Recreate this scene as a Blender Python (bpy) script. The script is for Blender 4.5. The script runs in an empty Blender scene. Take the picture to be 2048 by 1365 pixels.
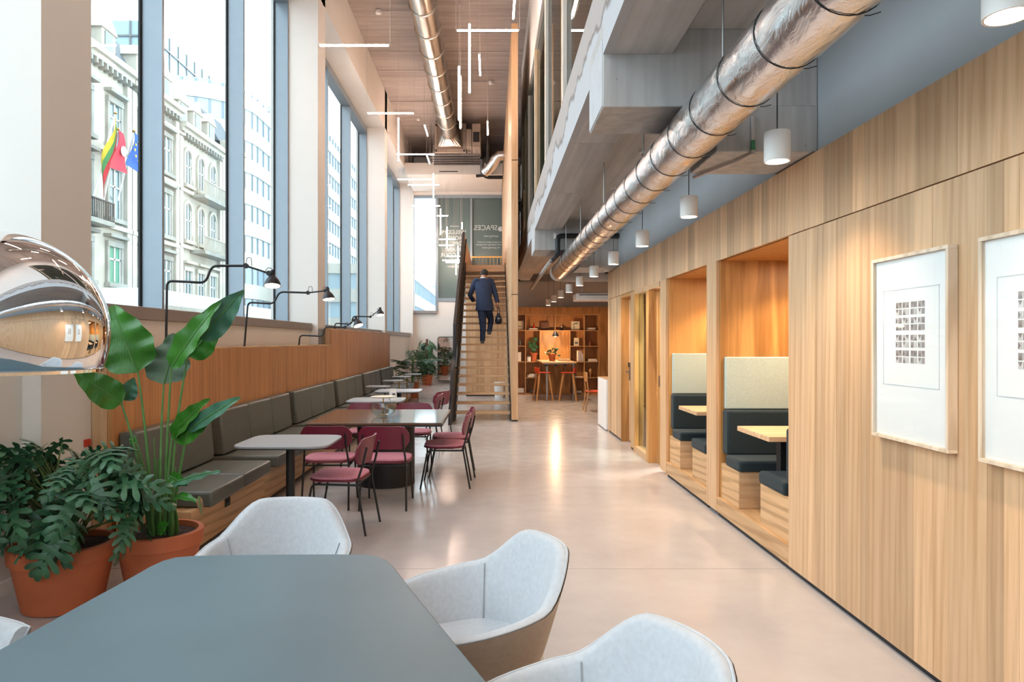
import bpy, bmesh, math, random
from mathutils import Vector, Matrix, Euler
R = math.radians
PI = math.pi
random.seed(7)
S = bpy.context.scene
COL = S.collection

# ---------------------------------------------------------------- camera, sky, exposure
F = 1365.0            # focal length in pixels of the 2048 px wide frame (24 mm)
CX, CY, EYE = 983.0, 681.5, 1.55
cam_data = bpy.data.cameras.new('camera')
cam_data.lens = 24.0
cam_data.sensor_width = 36.0
cam_data.shift_x = (1024 - CX) / 2048.0
cam_data.clip_end = 500
cam = bpy.data.objects.new('camera', cam_data)
cam.location = (0, 0, EYE)
cam.rotation_euler = (R(90), 0, 0)
COL.objects.link(cam)
S.camera = cam
def X(px, Y): return (px - CX) * Y / F
def Z(py, Y): return EYE - (py - CY) * Y / F
def P(px, py, Y): return Vector((X(px, Y), Y, Z(py, Y)))

world = bpy.data.worlds.new('overcast_sky')
S.world = world
world.use_nodes = True
bgn = world.node_tree.nodes['Background']
bgn.inputs[0].default_value = (0.84, 0.925, 1.0, 1)
bgn.inputs[1].default_value = 3.7
S.view_settings.view_transform = 'Standard'
S.view_settings.look = 'None'
S.view_settings.gamma = 1.0
S.view_settings.use_curve_mapping = False
S.view_settings.exposure = 0.6
S.cycles.use_denoising = True
S.cycles.max_bounces = 10
S.cycles.diffuse_bounces = 5
S.cycles.transparent_max_bounces = 16
S.cycles.sample_clamp_indirect = 8.0
S.cycles.caustics_reflective = False
S.cycles.caustics_refractive = False
def light(name, kind, loc, power, color=(1, 1, 1), size=0.3, rot=(0, 0, 0), sizey=None, spot=80, blend=0.6):
    d = bpy.data.lights.new(name, kind)
    d.energy = power; d.color = color
    if kind == 'AREA':
        d.size = size
        if sizey: d.shape = 'RECTANGLE'; d.size_y = sizey
    elif kind == 'SPOT':
        d.spot_size = R(spot); d.spot_blend = blend; d.shadow_soft_size = size
    else: d.shadow_soft_size = size
    o = bpy.data.objects.new(name, d); o.location = loc; o.rotation_euler = rot
    COL.objects.link(o); return o
WARM = (1.0, 0.78, 0.55)
for i, (y0, y1) in enumerate(((-2.2, 4.3), (4.86, 11.2), (11.7, 18.26), (18.6, 24.9))):
    q = light('window_portal', 'AREA', (-3.62, (y0 + y1) / 2, 4.5), 1, size=5.5, sizey=y1 - y0, rot=(0, R(-90), 0))
    q.data.cycles.is_portal = True
# ceiling luminaires over the hall (rows above the tube lights, seen lit in the photograph's warm ceiling)
CEIL_LIGHTS = []

# ---------------------------------------------------------------- materials
def lin(c):
    if isinstance(c, str):
        c = [int(c[i:i + 2], 16) / 255 for i in (0, 2, 4)]
    return tuple((v / 12.92 if v <= .04045 else ((v + .055) / 1.055) ** 2.4) for v in c) + (1,)
MATS = {}
def nodes(name):
    m = bpy.data.materials.new(name); m.use_nodes = True
    nt = m.node_tree; b = nt.nodes['Principled BSDF']
    MATS[name] = m
    return m, nt, b
def N(nt, t, **kw):
    n = nt.nodes.new(t)
    for k, v in kw.items(): setattr(n, k, v)
    return n
def coords(nt, scale=(1, 1, 1), rnd=True):
    tc = N(nt, 'ShaderNodeTexCoord'); mp = N(nt, 'ShaderNodeMapping')
    mp.inputs['Scale'].default_value = scale
    nt.links.new(tc.outputs['Object'], mp.inputs['Vector'])
    if rnd:
        oi = N(nt, 'ShaderNodeObjectInfo'); mu = N(nt, 'ShaderNodeMath', operation='MULTIPLY'); mu.inputs[1].default_value = 37.0
        nt.links.new(oi.outputs['Random'], mu.inputs[0])
        nt.links.new(mu.outputs[0], mp.inputs['Location'])
    return mp
def ramp(nt, fac, stops):
    r = N(nt, 'ShaderNodeValToRGB')
    e = r.color_ramp.elements
    e[0].position, e[0].color = stops[0][0], stops[0][1]
    e[1].position, e[1].color = stops[-1][0], stops[-1][1]
    for p, c in stops[1:-1]:
        q = e.new(p); q.color = c
    nt.links.new(fac, r.inputs[0]); return r
def mix(nt, fac, a, b, mode='MIX'):
    n = N(nt, 'ShaderNodeMix', data_type='RGBA', blend_type=mode)
    for i, v in ((0, fac), (6, a), (7, b)):
        if hasattr(v, 'links') or hasattr(v, 'node'): nt.links.new(v, n.inputs[i])
        else: n.inputs[i].default_value = v
    return n.outputs[2]
def bump(nt, b, h, strength=.2, dist=.01):
    n = N(nt, 'ShaderNodeBump'); n.inputs['Strength'].default_value = strength; n.inputs['Distance'].default_value = dist
    nt.links.new(h, n.inputs['Height']); nt.links.new(n.outputs[0], b.inputs['Normal'])
def mat(name, c, rough=.5, metal=0, var=.06, scale=8, bmp=0, stretch=(1, 1, 1), spec=.5, emis=None, es=0, coat=0, sheen=0, bscale=None):
    m, nt, b = nodes(name); c = lin(c)
    b.inputs['Roughness'].default_value = rough; b.inputs['Metallic'].default_value = metal
    b.inputs['Specular IOR Level'].default_value = spec
    if coat: b.inputs['Coat Weight'].default_value = coat; b.inputs['Coat Roughness'].default_value = .05
    if sheen: b.inputs['Sheen Weight'].default_value = sheen
    mp = coords(nt, tuple(scale * s for s in stretch))
    no = N(nt, 'ShaderNodeTexNoise'); no.inputs['Scale'].default_value = 1; no.inputs['Detail'].default_value = 5
    nt.links.new(mp.outputs[0], no.inputs['Vector'])
    lo = tuple(v * (1 - var * 2) for v in c[:3]) + (1,); hi = tuple(min(1, v * (1 + var * 2)) for v in c[:3]) + (1,)
    r = ramp(nt, no.outputs[0], [(.3, lo), (.7, hi)])
    nt.links.new(r.outputs[0], b.inputs['Base Color'])
    if bmp:
        n2 = no
        if bscale:
            mp2 = coords(nt, (bscale,) * 3); n2 = N(nt, 'ShaderNodeTexNoise'); n2.inputs['Scale'].default_value = 1; n2.inputs['Detail'].default_value = 4
            nt.links.new(mp2.outputs[0], n2.inputs['Vector'])
        bump(nt, b, n2.outputs[0], bmp)
    if emis:
        b.inputs['Emission Color'].default_value = lin(emis); b.inputs['Emission Strength'].default_value = es
    return m
def wood(name, c1, c2, axis=2, rough=.42, fine=1.0, tone=.5, cathedral=.35):
    m, nt, b = nodes(name)
    c1, c2 = lin(c1), lin(c2)
    sc = [26 * fine] * 3; sc[axis] = 1.1
    mp = coords(nt, tuple(sc))
    n1 = N(nt, 'ShaderNodeTexNoise'); n1.inputs['Scale'].default_value = 1; n1.inputs['Detail'].default_value = 6; n1.inputs['Roughness'].default_value = .6
    n1.inputs['Distortion'].default_value = .3
    nt.links.new(mp.outputs[0], n1.inputs['Vector'])
    sc2 = [7.0 * fine] * 3; sc2[axis] = .55
    mp2 = coords(nt, tuple(sc2))
    wv = N(nt, 'ShaderNodeTexWave', wave_type='RINGS'); wv.inputs['Scale'].default_value = .8; wv.inputs['Distortion'].default_value = 6; wv.inputs['Detail'].default_value = 3
    nt.links.new(mp2.outputs[0], wv.inputs['Vector'])
    dk = tuple(v * .72 for v in c2[:3]) + (1,)
    r1 = ramp(nt, n1.outputs[0], [(.32, c2), (.62, c1)])
    r2 = ramp(nt, wv.outputs[0], [(.1, dk), (.5, c1)])
    a = mix(nt, cathedral, r1.outputs[0], r2.outputs[0])
    oi = N(nt, 'ShaderNodeObjectInfo')
    hv = N(nt, 'ShaderNodeHueSaturation')
    mr = N(nt, 'ShaderNodeMapRange'); mr.inputs[3].default_value = 1 - .22 * tone; mr.inputs[4].default_value = 1 + .16 * tone
    nt.links.new(oi.outputs['Random'], mr.inputs[0]); nt.links.new(mr.outputs[0], hv.inputs['Value'])
    nt.links.new(a, hv.inputs['Color']); nt.links.new(hv.outputs[0], b.inputs['Base Color'])
    b.inputs['Roughness'].default_value = rough
    bump(nt, b, n1.outputs[0], .08)
    return m
def glass(name, tint, refl=.08, rough=0.0):
    m, nt, b = nodes(name)
    nt.nodes.remove(b); out = nt.nodes['Material Output']
    t = N(nt, 'ShaderNodeBsdfTransparent'); t.inputs[0].default_value = lin(tint)
    g = N(nt, 'ShaderNodeBsdfGlossy'); g.inputs['Roughness'].default_value = rough
    lw = N(nt, 'ShaderNodeLayerWeight'); lw.inputs[0].default_value = .5
    pw_ = N(nt, 'ShaderNodeMath', operation='POWER'); pw_.inputs[1].default_value = 4.5
    nt.links.new(lw.outputs['Facing'], pw_.inputs[0])
    mu = N(nt, 'ShaderNodeMath', operation='MULTIPLY_ADD'); mu.inputs[1].default_value = .6; mu.inputs[2].default_value = refl * .6
    mu.use_clamp = True
    nt.links.new(pw_.outputs[0], mu.inputs[0])
    mx = N(nt, 'ShaderNodeMixShader')
    nt.links.new(mu.outputs[0], mx.inputs[0]); nt.links.new(t.outputs[0], mx.inputs[1]); nt.links.new(g.outputs[0], mx.inputs[2])
    nt.links.new(mx.outputs[0], out.inputs[0]); return m
def emit(name, c, s):
    m, nt, b = nodes(name)
    b.inputs['Base Color'].default_value = lin(c); b.inputs['Emission Color'].default_value = lin(c); b.inputs['Emission Strength'].default_value = s
    return m

oak = wood('oak_stave', 'd9b48e', 'c49a70', 2, tone=1.15, cathedral=.22)
oak_flat = wood('oak_veneer', 'd8b18a', 'bf9469', 2, tone=.4, cathedral=.25)
oak_h = wood('oak_grain_lengthwise', 'd4ac80', 'b58a5c', 1, tone=.3, cathedral=.45)
oak_x = wood('oak_grain_across', 'dcb892', 'bd946a', 0, tone=.4, cathedral=.12)
oak_warm = wood('warm_oak_partition', 'c98f5a', 'a9713f', 2, tone=.45, cathedral=.15)
oak_booth = wood('booth_oak_veneer', 'cf9a5c', 'a5713a', 2, tone=.3, cathedral=.6)
shelf_wood = wood('shelf_oak', 'b98450', '98652f', 2, tone=.3)
shelf_edge = wood('shelf_board_edge', 'c79a6a', 'b08455', 0, tone=.2)
table_wood = wood('walnut_table', '6b4f3f', '4b372c', 0, rough=.08, tone=.1)
plaster = mat('white_plaster', 'd9d5d0', .7, var=.01, scale=2)
plaster_warm = mat('beige_plaster', 'd9c6b8', .7, var=.015, scale=2)
plaster_blue = mat('grey_blue_plaster', 'b3bcc3', .8, var=.02, scale=2)
plaster_grey = mat('grey_plaster', 'c2b9b2', .8, var=.02, scale=2)
frame_grey = mat('grey_anodised_frame', '84909a', .38, metal=.35, var=.01)
sill_met = mat('taupe_sill_metal', '8d8480', .4, metal=.3, var=.02)
black = mat('matt_black', '141417', .5, var=.02)
black_st = mat('black_steel', '2b282b', .45, metal=.4, var=.15, scale=4)
gasket = mat('black_gasket', '0d1114', .6)
white_m = mat('white_paint', 'e9e6e3', .5, var=.01)
white_fr = mat('white_window_frame', 'd5d0ca', .5, var=.01)
beige_fr = mat('beige_window_frame', 'c4ab8b', .5, var=.03)
white_fab = mat('pale_grey_wool', 'c2c7cd', .9, var=.03, scale=60, bmp=.15, bscale=900, sheen=.3)
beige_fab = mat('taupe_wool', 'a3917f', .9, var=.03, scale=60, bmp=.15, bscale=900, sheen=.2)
vinyl = mat('olive_grey_vinyl', '595d57', .38, var=.04, scale=20, bmp=.05, bscale=300)
burg = mat('burgundy_shell', '6e1f33', .4, var=.03)
pinkf = mat('dusty_pink_fabric', 'c07d8d', .9, var=.05, scale=50, bmp=.1, bscale=700)
teal_fab = mat('dark_teal_felt', '1a292f', .95, var=.12, scale=90, bmp=.2, bscale=600, sheen=.05)
pale_pan = mat('pale_green_felt', 'abbab4', .95, var=.04, scale=90, bmp=.15, bscale=600)
lino = mat('grey_green_linoleum', '526a75', .42, var=.03, scale=3)
greytop = mat('light_grey_laminate', '8f9196', .35, var=.01)
terra = mat('terracotta', 'b4613c', .7, var=.05, scale=5, bmp=.05)
soil = mat('dark_soil', '3a2620', .95, var=.5, scale=90, bmp=.9)
leafm = mat('strelitzia_leaf_green', '2c6a1e', .35, var=.18, scale=7)
leafd = mat('philodendron_leaf_green', '356244', .38, var=.22, scale=6)
leafu = mat('grey_green_leaf_underside', '55705a', .5, var=.15, scale=8)
palmm = mat('palm_green', '2f5230', .5, var=.2, scale=8)
stemm = mat('green_stem', '4d7a3a', .5, var=.1)
stemd = mat('olive_stem', '5b6a38', .55, var=.15)
brownl = mat('dry_brown_leaf', '8a6548', .8, var=.2)
brass = mat('brass', 'b08a50', .3, metal=.9, var=.02)
copper = mat('copper_metal', 'c47a55', .25, metal=1, var=.02)
steel = mat('brushed_steel', '8d8a88', .3, metal=.9, var=.04)
galv = mat('galvanised_spiral_duct', 'b9b1a8', .27, metal=1, var=.08, scale=14, stretch=(1, .2, 1), bmp=.02)
unit_m = mat('galvanised_unit_casing', 'a8978a', .45, metal=.5, var=.04)
chrome = mat('mirror_chrome', 'e6e6e8', .015, metal=1, var=.0)
white_duct = mat('grey_painted_duct', 'aaa6a2', .6, var=.03)
paperw = mat('white_paper', 'eeecea', .6, var=.0)
cream = mat('cream_card', 'ddd3c0', .6, var=.02)
yellow = mat('yellow_cover', 'd9b21e', .5, var=.02)
redc = mat('red_cover', 'b8321f', .5, var=.02)
orange = mat('orange_red_upholstery', 'd1492b', .6, var=.03)
greyc = mat('slate_cover', '6d6f74', .5, var=.02)
stoolw = wood('stool_beech', 'c99a66', 'b07f4c', 2, tone=.3)
navy = mat('navy_suit_wool', '1d2b47', .85, var=.12, scale=30)
skin = mat('skin', 'c08a72', .6, var=.03)
hair = mat('dark_hair', '211a17', .7, var=.1, scale=60)
shirt = mat('white_shirt', 'dcdfe6', .8, var=.01)
shoe = mat('black_leather', '141212', .35, var=.02)
tubem = emit('warm_tube_light', 'ffdcc6', 60.0)
discm = emit('lamp_disc', 'ffe2c2', 16.0)
lampin = emit('reading_lamp_glow', 'ffdcb8', 12.0)
tipm = mat('clear_grey_cap', 'b5aaa4', .4, var=0)
winglass = glass('window_glass', 'f1f6f6', .06)
roomglass = glass('partition_glass', 'd6e2de', .09)
clearglass = glass('clear_glass', 'f2f7f7', .12)
picglass = glass('picture_glass', 'fdfefe', .03)
film = mat('teal_film_glass', '5b6b6b', .1, var=.03, scale=1.0, spec=.14)
letter = mat('frosted_lettering', 'b9c3c6', .7, var=0)
mirrorm = mat('mirror_glass', 'd8cfc8', .03, metal=1, var=0)

# polished microcement floor
m, nt, b = nodes('polished_microcement')
mp = coords(nt, (1.3, 1.3, 1.3), rnd=False)
no = N(nt, 'ShaderNodeTexNoise'); no.inputs['Scale'].default_value = 1; no.inputs['Detail'].default_value = 8; no.inputs['Roughness'].default_value = .65
nt.links.new(mp.outputs[0], no.inputs['Vector'])
r = ramp(nt, no.outputs[0], [(.25, lin('b0a9a9')), (.75, lin('c2bcbb'))]); nt.links.new(r.outputs[0], b.inputs['Base Color'])
mp3 = coords(nt, (5, 5, 5), rnd=False); n3 = N(nt, 'ShaderNodeTexNoise'); n3.inputs['Scale'].default_value = 1; n3.inputs['Detail'].default_value = 6
nt.links.new(mp3.outputs[0], n3.inputs['Vector'])
mr = N(nt, 'ShaderNodeMapRange'); mr.inputs[1].default_value = .3; mr.inputs[2].default_value = .7; mr.inputs[3].default_value = .13; mr.inputs[4].default_value = .27
nt.links.new(n3.outputs[0], mr.inputs[0]); nt.links.new(mr.outputs[0], b.inputs['Roughness'])
b.inputs['Specular IOR Level'].default_value = .75
bump(nt, b, n3.outputs[0], .03, .004)
floor_m = m

def concrete(name, c1, c2, axis=0, lines=0.0):
    m, nt, b = nodes(name)
    sc = [1.6, 1.6, 1.6]; sc[axis] = .35
    mp = coords(nt, tuple(sc)); no = N(nt, 'ShaderNodeTexNoise'); no.inputs['Scale'].default_value = 1; no.inputs['Detail'].default_value = 9; no.inputs['Roughness'].default_value = .7
    nt.links.new(mp.outputs[0], no.inputs['Vector'])
    r = ramp(nt, no.outputs[0], [(.3, lin(c1)), (.68, lin(c2))])
    sc = [14.0] * 3; sc[axis] = .5
    mp2 = coords(nt, tuple(sc)); n2 = N(nt, 'ShaderNodeTexNoise'); n2.inputs['Scale'].default_value = 1; n2.inputs['Detail'].default_value = 3
    nt.links.new(mp2.outputs[0], n2.inputs['Vector'])
    r2 = ramp(nt, n2.outputs[0], [(.35, (.78, .78, .78, 1)), (.6, (1, 1, 1, 1))])
    vo = N(nt, 'ShaderNodeTexVoronoi'); vo.inputs['Scale'].default_value = 9
    mp3 = coords(nt, (1, 1, 1)); nt.links.new(mp3.outputs[0], vo.inputs['Vector'])
    r3 = ramp(nt, vo.outputs[0], [(.03, (.55, .5, .46, 1)), (.06, (1, 1, 1, 1))])
    a = mix(nt, .8, r.outputs[0], r2.outputs[0], 'MULTIPLY'); a = mix(nt, .8, a, r3.outputs[0], 'MULTIPLY')
    nt.links.new(a, b.inputs['Base Color']); b.inputs['Roughness'].default_value = .8
    bump(nt, b, no.outputs[0], .25)
    return m
conc = concrete('board_marked_concrete', 'a3a19f', 'c2c0be', 2)
conc_u = concrete('concrete_soffit', 'b7b6b6', 'd0cfce', 1)
ceil_m = concrete('ceiling_board_concrete', '9a8e88', 'b5aaa4', 0)
# ragged whitewash on the slab edge
m, nt, b = nodes('whitewashed_slab_edge')
tc = N(nt, 'ShaderNodeTexCoord'); sx = N(nt, 'ShaderNodeSeparateXYZ'); nt.links.new(tc.outputs['Object'], sx.inputs[0])
no = N(nt, 'ShaderNodeTexNoise'); no.inputs['Scale'].default_value = 2.2; no.inputs['Detail'].default_value = 9; nt.links.new(tc.outputs['Object'], no.inputs['Vector'])
ad = N(nt, 'ShaderNodeMath', operation='MULTIPLY_ADD'); ad.inputs[1].default_value = .55
nt.links.new(no.outputs[0], ad.inputs[0]); nt.links.new(sx.outputs[2], ad.inputs[2])
r = ramp(nt, ad.outputs[0], [(0, lin('cfd2d6')), (1, lin('bdb4b0'))])
mr = N(nt, 'ShaderNodeMapRange'); mr.inputs[1].default_value = 3.86; mr.inputs[2].default_value = 3.94
nt.links.new(ad.outputs[0], mr.inputs[0])
r = ramp(nt, mr.outputs[0], [(0, lin('b4b7bb')), (.45, lin('7d7774')), (.6, lin('7d7774')), (1, lin('a9a29f'))])
nt.links.new(r.outputs[0], b.inputs['Base Color']); b.inputs['Roughness'].default_value = .8
bump(nt, b, no.outputs[0], .4)
edge_m = m
# aluminium foil lagging
m, nt, b = nodes('aluminium_foil')
mp = coords(nt, (13, 6, 13), rnd=False)
no = N(nt, 'ShaderNodeTexNoise'); no.inputs['Scale'].default_value = 1; no.inputs['Detail'].default_value = 7; no.inputs['Roughness'].default_value = .6; no.inputs['Distortion'].default_value = .8
nt.links.new(mp.outputs[0], no.inputs['Vector'])
b.inputs['Metallic'].default_value = 1; b.inputs['Roughness'].default_value = .17
b.inputs['Base Color'].default_value = lin('e6e6e8')
bump(nt, b, no.outputs[0], .8, .014)
foil = m

# ---------------------------------------------------------------- geometry helpers
def wloc(o):
    v = Vector((0, 0, 0))
    while o is not None: v += o.location; o = o.parent
    return v
class MB:
    def __init__(s): s.v = []; s.f = []
    def add(s, vs, fs):
        k = len(s.v); s.v += [tuple(v) for v in vs]; s.f += [tuple(i + k for i in f) for f in fs]; return s
    def box(s, x0, x1, y0, y1, z0, z1):
        if x0 > x1: x0, x1 = x1, x0
        if y0 > y1: y0, y1 = y1, y0
        if z0 > z1: z0, z1 = z1, z0
        return s.add([(x, y, z) for x in (x0, x1) for y in (y0, y1) for z in (z0, z1)],
                     [(0, 1, 3, 2), (4, 6, 7, 5), (0, 4, 5, 1), (2, 3, 7, 6), (0, 2, 6, 4), (1, 5, 7, 3)])
    def prism(s, pts, a, b, axis=2):
        n = len(pts)
        def q(p, h):
            return (p[0], p[1], h) if axis == 2 else ((h, p[0], p[1]) if axis == 0 else (p[0], h, p[1]))
        vs = [q(p, a) for p in pts] + [q(p, b) for p in pts]
        return s.add(vs, [tuple(range(n))[::-1], tuple(range(n, 2 * n))] + [(i, (i + 1) % n, n + (i + 1) % n, n + i) for i in range(n)])
    def ring(s, rings, cap0=True, cap1=True, closed=True):
        n = len(rings[0]); vs = [p for r in rings for p in r]; fs = []
        for j in range(len(rings) - 1):
            for i in range(n if closed else n - 1):
                i2 = (i + 1) % n
                fs.append((j * n + i, j * n + i2, (j + 1) * n + i2, (j + 1) * n + i))
        if cap0: fs.append(tuple(range(n))[::-1])
        if cap1: fs.append(tuple(range((len(rings) - 1) * n, len(rings) * n)))
        return s.add(vs, fs)
    def tube(s, path, r, n=8, r1=None, smooth_path=0):
        path = [Vector(p) for p in path]
        if smooth_path: path = roundpath(path, smooth_path)
        rings = []; m = len(path); up = None
        for i, p in enumerate(path):
            d = ((path[i + 1] - p) if i < m - 1 else (p - path[i - 1])).normalized()
            if 0 < i < m - 1: d = ((path[i + 1] - p).normalized() + (p - path[i - 1]).normalized()).normalized()
            if up is None:
                up = Vector((0, 0, 1)) if abs(d.z) < .9 else Vector((1, 0, 0))
            a = d.cross(up).normalized(); b_ = a.cross(d).normalized(); up = b_
            rr = r if r1 is None else r + (r1 - r) * i / (m - 1)
            rings.append([p + (a * math.cos(t) + b_ * math.sin(t)) * rr for t in [2 * PI * k / n for k in range(n)]])
        return s.ring(rings)
    def lathe(s, prof, c=(0, 0, 0), n=24, axis=2, caps=True):
        rings = []
        for r, h in prof:
            rg = []
            for k in range(n):
                a = 2 * PI * k / n; u, v = r * math.cos(a), r * math.sin(a)
                p = (u, v, h) if axis == 2 else ((h, u, v) if axis == 0 else (u, h, v))
                rg.append((p[0] + c[0], p[1] + c[1], p[2] + c[2]))
            rings.append(rg)
        return s.ring(rings, caps, caps)
    def build(s, name, m, parent=None, smooth=False, bevel=0, world=False, segs=2, label=None, cat=None, group=None, kind=None, loc=None, angle=40):
        me = bpy.data.meshes.new(name)
        off = Vector((0, 0, 0))
        if world and parent is not None: off = wloc(parent)
        if loc is not None and parent is None: off = Vector(loc)
        me.from_pydata([tuple(Vector(v) - off) for v in s.v], [], s.f)
        me.materials.append(m)
        bm = bmesh.new(); bm.from_mesh(me)
        bmesh.ops.recalc_face_normals(bm, faces=bm.faces); bm.to_mesh(me); bm.free()
        if smooth:
            me.polygons.foreach_set('use_smooth', [True] * len(me.polygons))
            me.set_sharp_from_angle(angle=R(angle))
        o = bpy.data.objects.new(name, me); COL.objects.link(o)
        if parent is not None: o.parent = parent
        elif loc is not None: o.location = loc
        if bevel:
            md = o.modifiers.new('bevel', 'BEVEL'); md.width = bevel; md.segments = segs; md.limit_method = 'ANGLE'; md.angle_limit = R(40)
            if smooth or segs > 1:
                me.polygons.foreach_set('use_smooth', [True] * len(me.polygons))
                me.set_sharp_from_angle(angle=R(angle))
        tag(o, label, cat, group, kind)
        return o
def tag(o, label=None, cat=None, group=None, kind=None):
    if label: o['label'] = label
    if cat: o['category'] = cat
    if group: o['group'] = group
    if kind: o['kind'] = kind
    return o
def thing(name, label, cat, loc=(0, 0, 0), rz=0, group=None):
    o = bpy.data.objects.new(name, None); COL.objects.link(o)
    o.location = loc; o.rotation_euler = (0, 0, rz); o.empty_display_size = .1
    return tag(o, label, cat, group)
def struct(name, loc=(0, 0, 0), label=None):
    o = bpy.data.objects.new(name, None); COL.objects.link(o); o.location = loc
    o['kind'] = 'structure'
    if label: o['label'] = label
    return o
def copy_tree(o, parent=None, label=None, loc=None, rz=None):
    c = o.copy(); COL.objects.link(c); c.parent = parent
    if label: c['label'] = label
    if loc is not None: c.location = loc
    if rz is not None: c.rotation_euler = (0, 0, rz)
    for ch in list(o.children): copy_tree(ch, c)
    return c
def roundpath(path, r, n=4):
    out = [path[0]]
    for i in range(1, len(path) - 1):
        p, a, b_ = path[i], path[i - 1], path[i + 1]
        da, db = (a - p), (b_ - p); rr = min(r, da.length * .45, db.length * .45)
        A = p + da.normalized() * rr; B = p + db.normalized() * rr
        for k in range(n + 1):
            t = k / n; out.append(A * (1 - t) ** 2 + p * 2 * t * (1 - t) + B * t * t)
    out.append(path[-1]); return out
def rrect(w, d, r, n=5, cx=0, cy=0):
    pts = []
    for sx, sy, a0 in ((1, 1, 0), (-1, 1, 90), (-1, -1, 180), (1, -1, 270)):
        for k in range(n + 1):
            a = R(a0 + 90 * k / n)
            pts.append((cx + sx * (w / 2 - r) + r * math.cos(a), cy + sy * (d / 2 - r) + r * math.sin(a)))
    return pts
def superell(w, d, e=5, n=40, cx=0, cy=0):
    pts = []
    for k in range(n):
        a = 2 * PI * k / n; c, s_ = math.cos(a), math.sin(a)
        pts.append((cx + w / 2 * math.copysign(abs(c) ** (2 / e), c), cy + d / 2 * math.copysign(abs(s_) ** (2 / e), s_)))
    return pts
def B(*a): return MB().box(*a)
# ================================================================ THE SHELL
CE = 8.29
fl = struct('floor')
for i, (y0, y1) in enumerate(((-4, 1.2), (1.2, 4.64), (4.64, 12.4), (12.4, 20.2), (20.2, 25.4))):
    for x0, x1 in ((-3.6, 5.4),):
        B(x0, x1, y0 + .0025, y1 - .0025, -.08, 0).build('floor_slab', floor_m, fl)
B(-3.6, 5.4, -4, 25.4, -.3, -.081).build('screed', plaster_grey, fl)

# left wall: piers, aprons, fascia
wl = struct('wall_left')
for y0, y1 in ((-2.75, -2.2), (4.32, 4.86), (11.2, 11.7), (18.26, 18.62), (24.75, 25.3)):
    B(-3.62, -2.85, y0, y1, 0, CE).build('pier', plaster, wl)
for y0, y1 in ((-2.2, 4.32), (4.86, 11.2), (11.7, 18.26), (18.62, 24.75)):
    B(-3.62, -2.97, y0, y1, 0, 1.73).build('apron', plaster, wl)
B(-3.62, -2.85, -4, 25.3, 7.25, CE).build('fascia', plaster, wl)
B(-3.62, -2.85, -4, -2.75, 0, 7.25).build('wall_end', plaster, wl)
sk = struct('baseboard_left')
B(-2.968, -2.955, -2.2, 4.31, 0, .09).build('skirting_board', white_m, sk)
B(-2.849, -2.838, 4.3, 4.86, 0, .09).build('skirting_board', white_m, sk)
B(-2.968, -2.955, 18.62, 24.75, 0, .09).build('skirting_board', white_m, sk)
for i, (y0, y1) in enumerate(((-2.2, 4.32), (4.86, 11.2), (11.7, 18.26), (18.62, 24.75))):
    w = struct('window_%d' % (i + 1))
    muls = {0: (-.1, 2.1), 1: (6.93, 9.19), 2: (13.9, 16.12), 3: (20.7, 22.95)}[i]
    B(-3.62, -2.94, y0 + .002, y1 - .002, 1.731, 1.84).build('window_sill', sill_met, w, bevel=.006)
    xs = (-3.54, -3.33)
    z0, z1 = 1.84, 7.25
    for ym in muls:
        B(xs[0], xs[1], ym - .022, ym + .022, z0, z1).build('mullion_fin', frame_grey, w, bevel=.003)
        B(-3.562, -3.541, ym - .05, ym + .022, z0, z1).build('gasket_strip', gasket, w)
    B(xs[0], xs[1], y1 - .035, y1, z0, z1).build('jamb', frame_grey, w, bevel=.003)
    B(xs[0], xs[1], y0, y0 + .035, z0, z1).build('jamb', frame_grey, w, bevel=.003)
    B(-3.562, -3.541, y1 - .06, y1, z0, z1).build('gasket_strip', gasket, w)
    B(xs[0], xs[1], y0 + .036, y1 - .036, z1 - .16, z1).build('head_frame', frame_grey, w, bevel=.003)
    B(-3.6, -3.3, y0 + .036, y1 - .036, z0, z0 + .03).build('bottom_frame', frame_grey, w)
    ys = [y0] + list(muls) + [y1]
    for a, b_ in zip(ys[:-1], ys[1:]):
        B(-3.575, -3.563, a, b_, z0, z1).build('pane', winglass, w)

# ceiling: concrete boards, each its own piece
ce = struct('ceiling')
y = -4.0
while y < 25.3:
    d = 1.105
    B(-2.85, 5.4, y + .009, min(y + d - .009, 25.3), CE + random.uniform(0, .014), CE + .1).build('ceiling_board', ceil_m, ce)
    y += d
B(-3.62, 5.4, -4, 25.4, CE + .1, CE + .3).build('roof_slab', plaster_grey, ce)
B(-2.849, .37, 22.4, 24.98, 7.02, 7.4).build('lowered_soffit', plaster, ce)
B(-1.72, -1.1, 22.395, 22.402, 7.1, 7.13).build('air_slot', black, ce)

# back wall with the clear window and the film covered glazing
wb = struct('wall_back')
YB = 25.0
B(-2.85, -1.98, YB, YB + .3, 0, 2.56).build('wall_panel_low', plaster, wb)
B(-1.98, 2.4, YB, YB + .3, 0, 3.0).build('wall_panel_stair', plaster, wb)
B(-2.85, 5.4, YB, YB + .3, 6.9, CE).build('wall_panel_high', plaster, wb)
B(2.4, 5.4, YB, YB + .3, 0, 6.9).build('wall_panel_right', plaster_grey, wb)
w5 = struct('window_5')
B(-2.89, -1.98, YB - .1, YB + .2, 2.56, 2.66).build('window_sill', sill_met, w5)
B(-2.89, -2.83, YB + .02, YB + .2, 2.66, 6.88).build('jamb', frame_grey, w5)
B(-2.05, -1.96, YB - .03, YB + .2, 2.66, 6.9).build('jamb', frame_grey, w5)
B(-2.83, -2.05, YB + .02, YB + .2, 6.8, 6.9).build('head_frame', frame_grey, w5)
B(-2.83, -2.05, YB + .1, YB + .112, 2.66, 6.8).build('pane', winglass, w5)
w6 = struct('window_6')
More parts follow.
